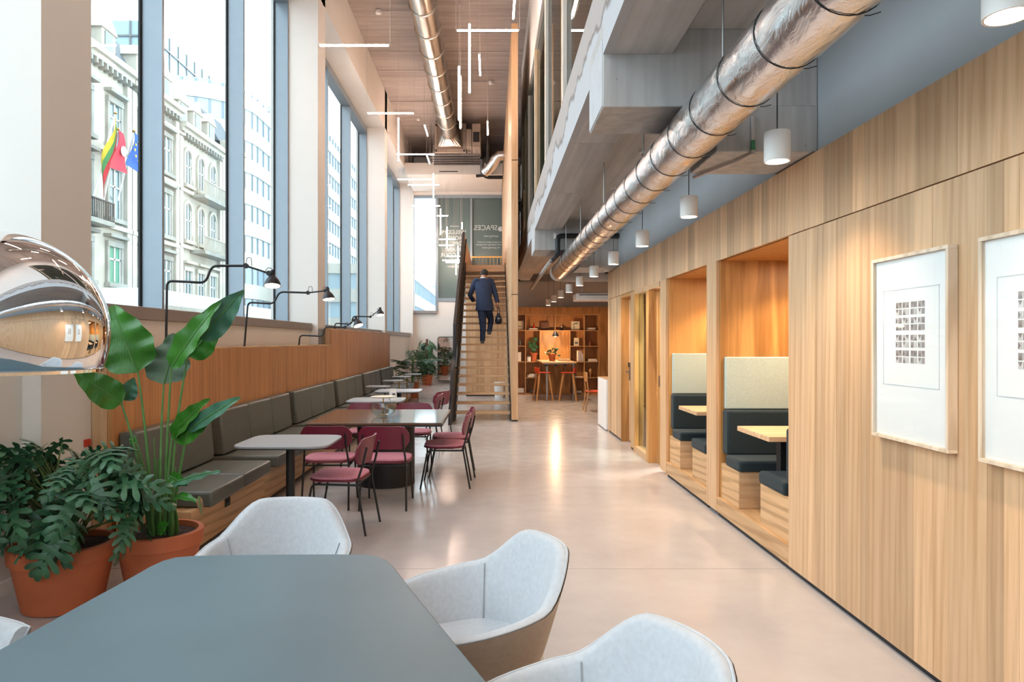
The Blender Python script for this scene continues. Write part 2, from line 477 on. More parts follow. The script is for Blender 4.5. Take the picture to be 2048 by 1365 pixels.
B(-1.958, 2.4, YB - .03, YB + .2, 3.0, 3.12).build('bottom_frame', frame_grey, w6)
B(-1.958, 2.4, YB - .03, YB + .2, 6.78, 6.9).build('head_frame', frame_grey, w6)
for xm in (-.74, .62, 1.9):
    B(xm - .035, xm + .035, YB - .03, YB + .2, 3.12, 6.78).build('mullion', frame_grey, w6)
for xa, xb in ((-1.958, -.775), (-.705, .585), (.655, 1.865)):
    B(xa, xb, YB + .05, YB + .07, 3.12, 6.78).build('pane', film, w6)
def mirrored_text(body, px, py, size, parent, name='lettering', align='LEFT'):
    c = bpy.data.curves.new(name, 'FONT'); c.body = body; c.size = size; c.extrude = .002; c.align_x = align
    c.materials.append(letter)
    o = bpy.data.objects.new(name, c); COL.objects.link(o); o.parent = parent
    o.rotation_euler = (R(90), 0, R(180)); p = P(px, py, YB + .04); o.location = (p.x, YB + .045, p.z)
    return o
for t, px, py, sz in (('SPACES.', 995, 459.5, .26), ('WELCOME', 932, 467, .2), ('HOME', 926, 479, .2), ('ROPE', 932, 490, .2), ('N AN', 922, 502, .2), ('COUR', 912, 513, .2),
                      ('opening soon', 997, 473, .1), ('a creative place to work', 1003, 485, .09), ('with inspiring workspaces', 1003, 490, .09), ('for growing teams', 1000, 496, .09)):
    mirrored_text(t, px, py, sz, w6)
MB().lathe([(.09, YB + .03), (.09, YB + .045)], (X(1001, YB), 0, Z(457, YB)), 20, axis=1).build('logo_dot', letter, w6)
B(X(900, YB), X(918, YB), YB + .03, YB + .04, Z(452, YB), Z(451, YB)).build('rule_line', letter, w6)

# unseen rear wall behind the camera: glazing assumed, to let daylight in
wf = struct('wall_rear')
B(-3.62, 5.4, -4.3, -4, 0, .9).build('wall_panel_low', plaster, wf)
B(-3.62, 5.4, -4.3, -4, 7, CE).build('wall_panel_high', plaster, wf)
for xx in (-3.62, -1.4, .6, 2.6, 4.6):
    B(xx, xx + .8 if xx > -3 else -2.85, -4.3, -4, .9, 7).build('pier', plaster, wf)
w7 = struct('window_7')
for xa, xb in ((-2.85, -1.4), (-.6, .6)):
    B(xa, xb, -4.2, -4.18, .9, 7).build('pane', winglass, w7)
    B(xa, xa + .06, -4.25, -4.1, .9, 7).build('jamb', frame_grey, w7)
    B(xb - .06, xb, -4.25, -4.1, .9, 7).build('jamb', frame_grey, w7)

wq = struct('wall_bookcase')
B(.52, 5.29, 20.04, 20.2, 0, 3.3).build('wall_panel', plaster_grey, wq)
# far right outer wall
wr = struct('wall_right')
B(5.3, 5.5, -4, 25.3, 0, CE).build('wall_panel', plaster, wr)

# ---------------------------------------------------------------- mezzanine slab, beams, facade
SE, SB, ST = .70, 3.35, 3.91
white_dull = mat('dull_whitewash', 'b6b8bb', .8, var=.03)
mz = struct('trim_1')   # slab edge kerb
B(SE, SE + .06, -4, 19.7, SB, ST).build('slab_edge', edge_m, mz)
cs = struct('trim_2')
yy = -4.0
for yb in (-.5, 2.0, 4.28, 6.2, 8.3, 11.0, 14, 17, 19.95):
    B(SE + .061, 1.13, yy + .003, yb - .003, SB, SB + .3).build('soffit_panel', conc_u, cs); yy = yb
MB().prism([(1.13, SB), (1.131, SB + .3), (1.22, SB + .3), (1.22, SB + .16)], -4, 19.9, axis=1).build('chamfer', conc_u, cs)
yy = -4.0
for yb in (4.5, 11.3, 19.95):
    B(1.22, 5.3, yy + .003, yb - .003, SB + .16, SB + .35).build('soffit_panel', conc_u, cs); yy = yb
B(SE + .061, 5.3, -4, 24.99, SB + .351, 3.66).build('mezzanine_floor', conc_u, cs)
B(SE + .08, 5.3, 20.21, 24.99, 3.3, 3.66).build('rear_slab', plaster_grey, cs)
for k, (ya, yb) in enumerate(((4.28, 4.85), (11.03, 11.85))):
    t = struct('trim_%d' % (3 + k))
    B(SE - .002, 2.045, ya, yb, 3.02, SB + .2).build('concrete_beam', conc, t, bevel=.008)
    B(1.41, 2.045, ya - .003, yb + .003, 2.735, 3.03).build('beam_downstand', conc, t, bevel=.008)
    B(SE - .006, SE - .001, ya + .01, yb - .01, 3.03, SB + .1).build('white_end_face', white_dull, t)
B(2.046, 2.2, -4, 11.66, 2.70, SB + .2).build('wall_panel', plaster_blue, wr)
B(1.23, 2.045, -4, 4.27, SB + .155, SB + .159).build('shadow_gap', conc_u, cs)

# mezzanine facade
fc = struct('window_8')
FX = .742
posts = [(2.2, white_fr), (4.7, white_fr), (7.1, white_fr), (9.4, white_fr), (11.7, beige_fr), (13.9, white_fr), (15.3, beige_fr), (16.7, beige_fr)]
for yp, mm in posts:
    B(FX, FX + .045, yp, yp + .06, ST - .3, 6.6).build('frame_post', mm, fc, bevel=.003)
    B(FX + .008, FX + .055, yp + .2, yp + .26, ST - .3, 6.6).build('sash_post', beige_fr if mm is white_fr else white_fr, fc, bevel=.003)
B(FX, FX + .1, 2.2, 16.84, 6.55, 6.66).build('head_rail', white_fr, fc)
B(FX, FX + .1, 2.2, 16.84, ST - .35, ST - .2).build('bottom_rail', white_fr, fc)
for (a, _), (b_, _) in zip(posts[:-1], posts[1:]):
    B(FX + .045, FX + .057, a + .26, b_, ST - .2, 6.55).build('pane', roomglass, fc)
up = struct('wall_upper')
B(FX, FX + .15, -4, 16.84, 6.66, CE).build('wall_panel', plaster, up)
B(FX, FX + .15, -4, 2.2, ST - .3, 6.66).build('wall_panel', plaster, up)
B(FX + .2, 5.3, 16.9, 17.0, 3.66, CE).build('wall_panel', plaster, up)
# small timber gate panel at the mezzanine edge
g = thing('stair_gate', 'small beige timber guard panel at the far edge of the mezzanine', 'gate', (FX, 15.4, 3.9))
B(-.05, 0, -.5, .8, -.1, .95).build('board', beige_fr, g, bevel=.01)
for zz in (.1, .4, .7): B(-.055, -.05, .1, .5, zz, zz + .05).build('slot', black, g)

# ---------------------------------------------------------------- right oak wall (x = 2.0)
WX = 2.0
def staves(parent, y0, y1, z0, z1, m, x=WX, th=.03, wmin=.07, wmax=.17, sgn=1, jitter=.0012):
    y = y0
    while y < y1 - .01:
        w = random.uniform(wmin, wmax)
        if y + w > y1 - .05: w = y1 - y
        j = random.uniform(0, jitter)
        a, b_ = (x + j, x + th) if sgn > 0 else (x - th, x - j)
        B(a, b_, y + .0004, y + w - .0004, z0, z1).build('plank', m, parent)
        y += w
ow = struct('wall_oak', label='light oak clad wall along the right side of the hall')
staves(ow, 2.2, 4.60, .035, 2.255, oak)
staves(ow, 2.2, 11.67, 2.262, 2.72, oak, wmin=.1, wmax=.2)
B(WX, WX + .03, -4, 2.199, .035, 2.255).build('wall_panel', oak_flat, ow)
B(WX, WX + .03, -4, 2.199, 2.262, 2.72).build('wall_panel', oak_flat, ow)
B(WX + .031, WX + .045, -4, 4.60, .035, 2.72).build('backing_board', oak_flat, ow)
B(WX + .031, WX + .045, 4.6, 11.66, 2.262, 2.72).build('backing_board', oak_flat, ow)
B(WX + .02, WX + .04, -4, 4.6, 0, .034).build('shadow_gap', black, ow)
staves(ow, 9.62, 9.80, .035, 2.255, oak)
staves(ow, 10.55, 11.67, .035, 2.255, oak)
B(WX + .031, WX + .05, 9.62, 9.8, .035, 2.26).build('backing_board', oak_flat, ow)
B(WX + .031, WX + .05, 10.55, 11.66, .035, 2.26).build('backing_board', oak_flat, ow)
B(WX + .02, WX + .04, 9.62, 9.8, 0, .034).build('shadow_gap', black, ow)
B(WX + .02, WX + .04, 10.55, 11.67, 0, .034).build('shadow_gap', black, ow)
B(WX, 5.3, 11.671, 11.72, 0, 2.72).build('end_panel', oak_flat, ow)
B(WX + .046, 3.6, 4.5, 11.66, 2.725, 2.74).build('top_board', oak_flat, ow)
for (a, b_) in ((7.83, 8.10), (6.08, 6.35)):
    B(WX, WX + .03, a, b_, .035, 2.262).build('post_board', oak_flat, ow, bevel=.002)
# door 1: oak door set back in the wall
d1 = struct('door_1')
B(WX + .12, WX + .16, 9.80, 10.55, .02, 2.2).build('door_leaf', oak_flat, d1)
B(WX, WX + .2, 10.53, 10.549, 0, 2.255).build('jamb', oak_booth, d1)
B(WX, WX + .2, 9.801, 9.82, 0, 2.255).build('jamb', oak_booth, d1)
B(WX, WX + .2, 9.82, 10.53, 2.21, 2.255).build('head_jamb', oak_booth, d1)
hp = MB().box(WX + .105, WX + .12, 10.42, 10.47, .95, 1.22).build('handle_plate', steel, d1)
MB().tube([(WX + .11, 10.445, 1.08), (WX + .06, 10.445, 1.08), (WX + .06, 10.3, 1.08)], .009).build('handle', steel, d1, smooth=True)
B(WX + .095, WX + .105, 10.415, 10.475, 1.15, 1.22).build('card_reader', black, d1)
# door 2: glazed sliding door and pane with room behind
d2 = struct('door_2')
for ya in (9.56, 8.72, 8.11):
    pass
B(WX - .005, WX + .12, 9.50, 9.60, 0, 2.26).build('jamb', oak_booth, d2)
B(WX - .005, WX + .1, 8.80, 9.50, 0, .09).build('bottom_rail', oak_flat, d2)
B(WX - .005, WX + .1, 8.12, 9.50, 2.2, 2.26).build('head_rail', oak_flat, d2)
B(WX - .01, WX + .1, 8.66, 8.80, 0, 2.2).build('door_stile', oak_booth, d2, bevel=.003)
B(WX + .1, WX + .15, 8.42, 8.66, 0, 2.2).build('door_leaf', oak_booth, d2, bevel=.003)
B(WX + .09, WX + .1, 8.5, 8.54, .98, 1.12).build('lock_plate', steel, d2)
B(WX + .05, WX + .062, 8.80, 9.50, .09, 2.2).build('pane', roomglass, d2)
rm = struct('wall_cabin')
B(WX + .2, 4.2, 9.61, 9.70, 0, 2.262).build('wall_panel', oak_flat, rm)
B(3.6, 3.65, 8.12, 9.6, 0, 2.262).build('wall_panel', plaster, rm)
B(WX + .1, 4.2, 8.02, 8.11, 0, 2.262).build('wall_panel', plaster, rm)
B(WX + .1, 4.2, 8.11, 9.6, 2.262, 2.28).build('ceiling_panel', plaster, rm)
light('cabin_fill', 'AREA', (2.9, 8.9, 2.2), 60, (1, .93, .82), .5)  # added fill, brightens the closed cabin behind the pane
light('cabin_cool_fill', 'AREA', (3.3, 8.7, 1.3), 6, (.8, .95, 1), .5, rot=(0, R(-90), 0)).data.size = .4  # added cool fill; no window opens into the cabin

# ---------------------------------------------------------------- seating booths
def booth(y0, y1, tbl_label, idx):
    bt = struct('booth_shell_%s' % ('near' if idx == 0 else 'far'))
    bt['label'] = ('oak lined booth niche nearest the pictures' if idx == 0 else 'oak lined booth niche nearer the glass door')
    B(WX + .004, WX + .03, y0, y1, .035, .165).build('plinth_front', oak_h, bt)
    B(WX + .02, WX + .03, y0, y1, 0, .034).build('shadow_gap', black, bt)
    B(WX + .031, 3.6, y0, y1, .1, .167).build('platform', oak_h, bt)
    B(WX + .031, 3.6, y1 - .03, y1 + .1, .1, 2.262).build('end_panel', oak_booth, bt)
    B(WX + .031, 3.6, y0 - .1, y0 + .02, .1, 2.262).build('end_panel', oak_booth, bt)
    B(3.58, 3.65, y0, y1, .1, 2.262).build('back_panel', oak_booth, bt)
    B(WX + .031, 3.6, y0, y1, 2.262, 2.30).build('ceiling_panel', oak_booth, bt)
    yf = y1 - .03
    w = ('near' if idx == 0 else 'second')
    nm = 'in the booth beside the pictures' if idx == 0 else 'in the booth by the glass door'
    for far in (1, 0):
        if far: ya, yb, ybk0, ybk1 = yf - .46, yf - .001, yf - .13, yf - .001
        else: ya, yb, ybk0, ybk1 = y0 + .021, y0 + .6, y0 + .021, y0 + .15
        s = thing('booth_bench', 'dark teal bench on oak base, %s side, %s' % ('far' if far else 'near', nm), 'bench', (2.8, (ya + yb) / 2, .167), group='booth benches')
        if far:
            B(WX + .04, 3.57, ya + .03, yb, .168, .47).build('base', oak_x, s, world=True, bevel=.003)
            B(WX + .037, WX + .0398, ya + .03, yb, .168, .47).build('side_board', oak_h, s, world=True)
            B(WX + .03, 3.57, ya, ybk0 + .01, .471, .565).build('seat_cushion', teal_fab, s, world=True, bevel=.022, segs=3)
            B(WX + .045, 3.57, ybk0, ybk1, .555, .945).build('back_cushion', teal_fab, s, world=True, bevel=.02, segs=3)
            hp = B(WX + .06, 3.57, yf - .05, yf - .002, .95, 1.41)
            p = hp.build('wall_pad', pale_pan, None, loc=(2.8, yf - .03, .95), bevel=.01, segs=3)
            tag(p, 'pale green felt wall panel above the far bench %s' % nm, 'wall panel', 'felt panels in the booths')
        else:
            B(WX + .04, 3.57, ya, yb - .03, .168, .47).build('base', oak_x, s, world=True, bevel=.003)
            B(WX + .037, WX + .0398, ya, yb - .03, .168, .47).build('side_board', oak_h, s, world=True)
            B(WX + .03, 3.57, ybk1 - .01, yb, .471, .565).build('seat_cushion', teal_fab, s, world=True, bevel=.022, segs=3)
            B(WX + .045, 3.57, ybk0, ybk1, .555, .945).build('back_cushion', teal_fab, s, world=True, bevel=.02, segs=3)
    t = thing('booth_table', tbl_label, 'table', (2.75, y0 + .7, .167), group='booth tables')
    B(WX + .015, 3.57, y0 + .36, y0 + 1.0, .815, .853).build('tabletop', oak_x, t, world=True, bevel=.003)
    B(2.22, 2.28, y0 + .64, y0 + .72, .168, .815).build('leg', black, t, world=True)
    B(3.3, 3.36, y0 + .64, y0 + .72, .168, .815).build('leg', black, t, world=True)
    l = thing('booth_downlight', 'small recessed downlight in the ceiling %s' % nm, 'light', (2.6, y1 - .45, 2.25), group='booth downlights')
    MB().lathe([(.05, -.004), (.05, .01)], n=20).build('trim_ring', white_m, l)
    MB().lathe([(.035, -.006), (.035, -.004)], n=20).build('lens', discm, l)
    light('booth_spot', 'SPOT', (2.6, y1 - .45, 2.23), 55, (1, .72, .42), .04, spot=120, blend=.8)
    light('booth_glow', 'AREA', (2.9, (y0 + y1) / 2, 2.24), 9, (1, .75, .5), .6)
booth(4.60, 6.08, 'pale oak booth table beside the framed pictures', 0)
booth(6.35, 7.83, 'pale oak booth table in the booth next to the glass door', 1)

# ---------------------------------------------------------------- oak fin wall beside the stairs
fw = struct('wall_stair', label='tall oak clad fin wall rising beside the staircase')
B(.385, .51, 13.14, 18.95, .03, 2.44).build('wall_panel', oak_flat, fw)
B(.385, .51, 13.14, 18.95, 2.455, 5.03).build('wall_panel', oak_flat, fw)
B(.385, .51, 13.14, 18.95, 5.045, 7.67).build('wall_panel', oak_flat, fw)
B(.39, .505, 13.16, 18.94, 0, 7.66).build('core', black, fw)
B(.385, .51, 18.951, 24.9, 3.66, 7.67).build('wall_panel', oak_flat, fw)
us = struct('wall_understair')
x = -.72
while x < .37:
    B(x, x + .133, 19.2, 19.24, .04, 3.4).build('plank', oak_flat, us); x += .134
B(-.72, .38, 19.21, 19.25, 0, .04).build('shadow_gap', black, us)

# ---------------------------------------------------------------- staircase
st = thing('staircase', 'straight open riser staircase with oak treads and black steel side climbing to the mezzanine', 'staircase', (-.17, 13.2, 0))
RI, GO, Y1 = .166, .265, 13.3
for i in range(1, 22):
    ya = Y1 + (i - 1) * GO
    B(-.70, .365, ya, ya + .305, i * RI - .042, i * RI).build('tread', oak_x, st, world=True, bevel=.004)
B(-.72, .365, Y1 + 21 * GO, 25, 22 * RI - .14, 22 * RI).build('landing', oak_x, st, world=True)
B(-.72, .70, 19.3, 24.99, 22 * RI - .34, 22 * RI - .141).build('landing_soffit', plaster, st, world=True)
def slab_poly(pts, x0, x1, name, m, par, **k):
    return MB().prism(pts, x0, x1, axis=0).build(name, m, par, world=True, **k)
slab_poly([(12.55, 0), (13.3, .95), (14.2, 1.22), (14.2, 1.9), (18.75, 4.55), (18.9, 4.55), (18.9, 3.2), (13.85, 0)], -.80, -.735, 'side_plate', black_st, st, bevel=.004)
slab_poly([(13.2, .02), (13.35, .25), (18.9, 3.72), (18.9, 3.38), (13.75, .02)], -.732, -.705, 'stringer', black, st)
slab_poly([(13.2, .02), (13.35, .25), (18.9, 3.72), (18.9, 3.38), (13.75, .02)], .366, .384, 'stringer', black, st)
MB().tube([(-.70, 13.5, 1.02), (-.70, 18.8, 4.35)], .018).build('handrail', black, st, world=True, smooth=True)
for k in range(5):
    yk = 13.9 + k * 1.15; zk = 1.02 + (yk - 13.5) * .628
    MB().tube([(-.735, yk, zk - .06), (-.70, yk, zk - .02)], .01, 6).build('handrail_bracket', black, st, world=True)
B(-.80, -.74, 18.901, 24.9, 3.3, 4.5).build('landing_guard', oak_flat, st, world=True, bevel=.004)
B(-.735, .38, 24.55, 24.6, 4.55, 4.6).build('landing_rail', brass, st, world=True)
for k in range(9):
    xk = -.7 + k * .13
    MB().tube([(xk, 24.575, 3.65), (xk, 24.575, 4.55)], .008, 6).build('baluster', brass, st, world=True)
# ================================================================ LEFT PARTITION AND BENCHES
pw = struct('wall_partition', label='warm oak partition running behind the wall benches')
staves(pw, 4.87, 11.55, .0, 1.47, oak_warm, x=-2.71, th=.03, wmin=.09, wmax=.13, sgn=-1, jitter=.0015)
staves(pw, 11.57, 18.1, .0, 1.74, oak_warm, x=-2.71, th=.03, wmin=.12, wmax=.17, sgn=-1, jitter=.0015)
B(-2.95, -2.742, 4.868, 11.56, 0, 1.47).build('core', oak_flat, pw)
B(-2.95, -2.71, 4.868, 11.558, 1.471, 1.492).build('top_board', oak_h, pw, bevel=.002)
B(-2.83, -2.742, 11.561, 18.1, 0, 1.74).build('core', oak_flat, pw)
B(-2.83, -2.71, 11.561, 18.12, 1.741, 1.762).build('top_board', oak_h, pw, bevel=.002)
B(-2.84, -2.70, 18.101, 18.13, 0, 1.74).build('end_post', steel, pw)
B(-2.848, -2.80, 11.25, 11.5, 1.51, 1.75).build('control_box', steel, None, loc=(-2.82, 11.37, 1.51), label='small grey metal box on the pier where the oak partition steps up', cat='control box')

groups = [(4.95, 6.30, 2), (6.52, 8.75, 3), (8.97, 11.2, 3), (11.45, 13.6, 3), (13.85, 15.8, 3), (16.02, 17.95, 3)]
desc = ['nearest the potted plants', 'second along the oak partition, behind the small grey table', 'third along the oak partition, beside the dining table',
        'fourth along the oak partition', 'fifth along the oak partition', 'farthest along the oak partition by the palm']
for gi, (a, b_, n) in enumerate(groups):
    s = thing('wall_bench', 'olive grey cushioned wall bench %s' % desc[gi], 'bench', (-2.4, (a + b_) / 2, 0), group='wall benches')
    B(-2.66, -2.13, a - .11, b_ + .11, .05, .335).build('base', oak_h, s, world=True, bevel=.002)
    B(-2.64, -2.2, a - .1, b_ + .1, 0, .049).build('toe_kick', black, s, world=True)
    w = (b_ - a) / n
    for k in range(n):
        B(-2.69, -2.03, a + k * w + .003, a + (k + 1) * w - .003, .337, .452).build('seat_cushion', vinyl, s, world=True, bevel=.022, segs=3)
        bk = MB().prism([(-2.708, .46), (-2.55, .46), (-2.585, .885), (-2.708, .885)], a + k * w + .003, a + (k + 1) * w - .003, axis=1)
        bk.build('back_cushion', vinyl, s, world=True, bevel=.02, segs=3)
    oy = a + (.66 if gi < 2 else 1.1) if gi else 5.5
    o = B(-2.13, -2.122, oy - .05, oy + .05, .22, .31).build('power_outlet', black, s, world=True, bevel=.002)
    for dz in (-.022, .022):
        MB().lathe([(.016, -2.1225), (.016, -2.118)], (0, oy + dz, .265), 12, axis=0).build('socket', gasket, o, world=True)

# ---------------------------------------------------------------- small tables
def pedestal_table(name, label, x, y, w, d, h, e=6, group=None, leg=black, r=.035, rz=0, base=.26):
    t = thing(name, label, 'table', (x, y, 0), rz, group)
    MB().prism(superell(w, d, e), h - .02, h).build('tabletop', greytop, t, bevel=.006)
    MB().prism(superell(w - .03, d - .03, e), h - .028, h - .0201).build('underside', black, t)
    MB().lathe([(r, .012), (r, h - .03)], n=14).build('leg', leg, t, smooth=True)
    MB().prism(superell(base * 1.6, base * 1.6, 6), 0, .012).build('base_plate', leg, t, bevel=.003)
    return t
pedestal_table('bistro_table', 'grey rounded square bistro table nearest the potted plants', -1.62, 5.5, .74, .68, .75, group='grey bistro tables')
pedestal_table('bistro_table', 'grey rounded bistro table holding the white tent card', -1.57, 9.35, .76, .7, .75, group='grey bistro tables')
pedestal_table('bistro_table', 'grey rounded bistro table beyond the one with the tent card', -1.5, 11.1, .74, .68, .75, group='grey bistro tables')
sdesc = ['nearest', 'second', 'third', 'farthest']
for k, (px, yy) in enumerate(((756, 12.6), (786, 14.4), (803, 16.0), (826, 17.2))):
    t = thing('side_table', 'small grey side table on offset leg, %s of the four along the far benches' % sdesc[k], 'table', (X(px, yy), yy, 0), group='small side tables')
    MB().prism(superell(.42, .42, 5), .70, .72).build('tabletop', greytop, t, bevel=.004)
    MB().tube([(.13, 0, .01), (.13, 0, .70)], .012).build('leg', brass if k > 0 else black, t, smooth=True)
    B(.0, .2, -.14, .14, 0, .01).build('base_plate', black, t)

t = thing('dining_table', 'large dark walnut table with black edge on a black drum base', 'table', (-1.17, 7.4, 0))
MB().prism([(-1.83, 6.72), (-.485, 6.72), (-.485, 8.08), (-1.83, 8.08)], .705, .718).build('edge_band', black, t, world=True)
B(-1.83, -.485, 6.72, 8.08, .7185, .74).build('tabletop', table_wood, t, world=True, bevel=.003)
MB().lathe([(.31, 0), (.31, .704)], (-1.15, 7.45, 0), 40).build('drum_base', black, t, world=True, smooth=True)
B(-1.0, -.5, 6.74, 8.06, .7405, .742).build('glass_inlay', film, t, world=True)
t = thing('glass_bowl', 'clear glass bowl set on the dark walnut table', 'bowl', (-1.16, 7.32, .742))
MB().lathe([(.0, .006), (.08, .006), (.13, .05), (.14, .1), (.128, .15), (.122, .15), (.132, .1), (.122, .052), (.075, .012), (0, .012)], n=28, caps=False).build('bowl', clearglass, t, smooth=True)
t = thing('cake_stand', 'pinkish round plate on thin brass stem rising out of the glass bowl', 'stand', (-1.16, 7.32, .755))
MB().lathe([(.045, 0), (.045, .006), (.006, .01), (.006, .185), (.02, .19)], n=16).build('stem', brass, t, smooth=True)
MB().lathe([(.0, .191), (.12, .191), (.135, .2), (.13, .203), (.11, .197), (0, .197)], n=28, caps=False).build('plate', cream, t, smooth=True)
t = thing('tent_card', 'white folded tent card standing on the second grey bistro table', 'card', (-1.33, 9.2, .75))
MB().prism([(-.05, 0), (0, .16), (.05, 0), (.047, 0), (0, .15), (-.047, 0)], -.045, .045, axis=0).build('card', paperw, t, loc=None)
B(-.02, .02, -.045, -.044, .07, .1).build('printed_mark', greyc, t)
t.rotation_euler.z = R(25)

# ---------------------------------------------------------------- burgundy chairs
def burg_chair(label):
    c = thing('dining_chair', label, 'chair', group='burgundy dining chairs')
    MB().prism(rrect(.47, .44, .14, 6), .425, .437).build('seat_shell', burg, c, bevel=.004)
    MB().prism(rrect(.455, .425, .135, 6), .438, .462).build('seat_pad', pinkf, c, bevel=.011, segs=3)
    B(-.14, .14, -.1, .1, .405, .424).build('under_plate', black, c, bevel=.003)
    n = 14; rings = []
    # backrest: curved rounded plate
    pts = rrect(.47, .21, .07, 5)
    fr = [(x, -.225 - .035 * (1 - (x / .235) ** 2) - (z) * .18, .665 + z) for x, z in pts]
    m_ = MB()
    cols = 12; rows = 5; grid = []
    def half_h(x):
        ax = abs(x); r = .08; hw = .235; hh = .108
        if ax > hw - r: return hh - r + math.sqrt(max(0, r * r - (ax - hw + r) ** 2))
        return hh
    for side in (0, 1):
        for j in range(rows + 1):
            for i in range(cols + 1):
                x = -.234 + .468 * i / cols; h = half_h(x); z = -h + 2 * h * j / rows
                y = -.255 + .05 * (x / .235) ** 2 - z * .2 + (.008 if side else -.008)
                m_.v.append((x, y, .663 + z))
    W = cols + 1; T = W * (rows + 1)
    for j in range(rows):
        for i in range(cols):
            a = j * W + i
            m_.f.append((a, a + 1, a + W + 1, a + W)); m_.f.append((T + a, T + a + W, T + a + W + 1, T + a + 1))
    rim = [i for i in range(W)] + [j * W + cols for j in range(1, rows + 1)] + [rows * W + i for i in range(cols - 1, -1, -1)] + [j * W for j in range(rows - 1, 0, -1)]
    for k in range(len(rim)):
        a, b_ = rim[k], rim[(k + 1) % len(rim)]
        m_.f.append((a, T + a, T + b_, b_))
    m_.build('backrest', burg, c, smooth=True)
    for s in (-1, 1):
        MB().tube([(s * .215, -.275, 0), (s * .205, -.20, .42), (s * .19, -.245, .56), (s * .185, -.275, .70)], .0095, 8, smooth_path=.05).build('leg', black, c, smooth=True)
        MB().tube([(s * .215, .245, 0), (s * .20, .17, .40), (s * .205, -.205, .40)], .0095, 8, smooth_path=.04).build('leg', black, c, smooth=True)
    MB().tube([(-.2, -.19, .40), (.2, -.19, .40)], .008, 6).build('crossbar', black, c)
    MB().tube([(-.2, .13, .40), (.2, .13, .40)], .008, 6).build('crossbar', black, c)
    return c
bc = burg_chair('left burgundy chair with its back to us at the near side of the dark table')
bl = [(-1.53, 6.50, 2, None),
      (-.99, 6.48, 0, 'right burgundy chair with its back to us at the near side of the dark table'),
      (-1.25, 5.66, 84, 'burgundy chair turned sideways beside the nearest grey bistro table'),
      (-.50, 7.36, 90, 'burgundy chair at the right side of the dark table, nearer of the two'),
      (-.47, 7.95, 92, 'burgundy chair at the right side of the dark table, farther of the two'),
      (-1.57, 8.32, 180, 'burgundy chair facing us across the dark table, left of the two'),
      (-.97, 8.32, 180, 'burgundy chair facing us across the dark table, right of the two'),
      (-.96, 10.75, 62, 'burgundy chair seen from behind beside the third grey bistro table'),
      (-1.0, 10.05, 86, 'burgundy chair in profile just in front of the one facing the third bistro table')]
for i, (x, y, a, lb) in enumerate(bl):
    if i == 0: bc.location = (x, y, 0); bc.rotation_euler.z = R(a)
    else: copy_tree(bc, None, lb, (x, y, 0), R(a))

# ---------------------------------------------------------------- front table and white tub chairs
t = thing('meeting_table', 'large boat shaped grey green linoleum table in the foreground', 'table', (-.62, 1.5, 0))
def q(px, py): Y = .8 * F / (py - CY); return (X(px, Y), Y)
out = [q(2, 1297), q(100, 1243), q(200, 1188), q(245, 1163.5), q(272, 1148.5), q(300, 1132.5), q(325, 1121), q(350, 1114), q(385, 1111), q(450, 1109.5), q(560, 1108.2), q(680, 1107.8), q(732, 1108.5),
       q(755, 1112), q(772, 1119), q(786, 1131), q(800, 1149), q(830, 1188), q(880, 1249), q(930, 1310), q(975, 1365), (.055, 1.35), (.06, 1.0), (-.02, .6), (-.15, .36), (-.28, .30), (-1.0, .30), (-1.14, .38), (-1.24, .7), (-1.285, 1.1), (-1.285, 1.45)]
MB().prism(out, .722, .75).build('tabletop', lino, t, world=True, bevel=.004)
MB().prism([(x * .95 - .03, 1.5 + (y - 1.5) * .95) for x, y in out], .705, .7215).build('underframe', black, t, world=True)
for xx, yy in ((-.62, 2.0), (-.62, .8)):
    MB().lathe([(.28, 0), (.27, .02), (.06, .03), (.05, .7)], (xx, yy, 0), 24).build('leg', black, t, world=True, smooth=True)

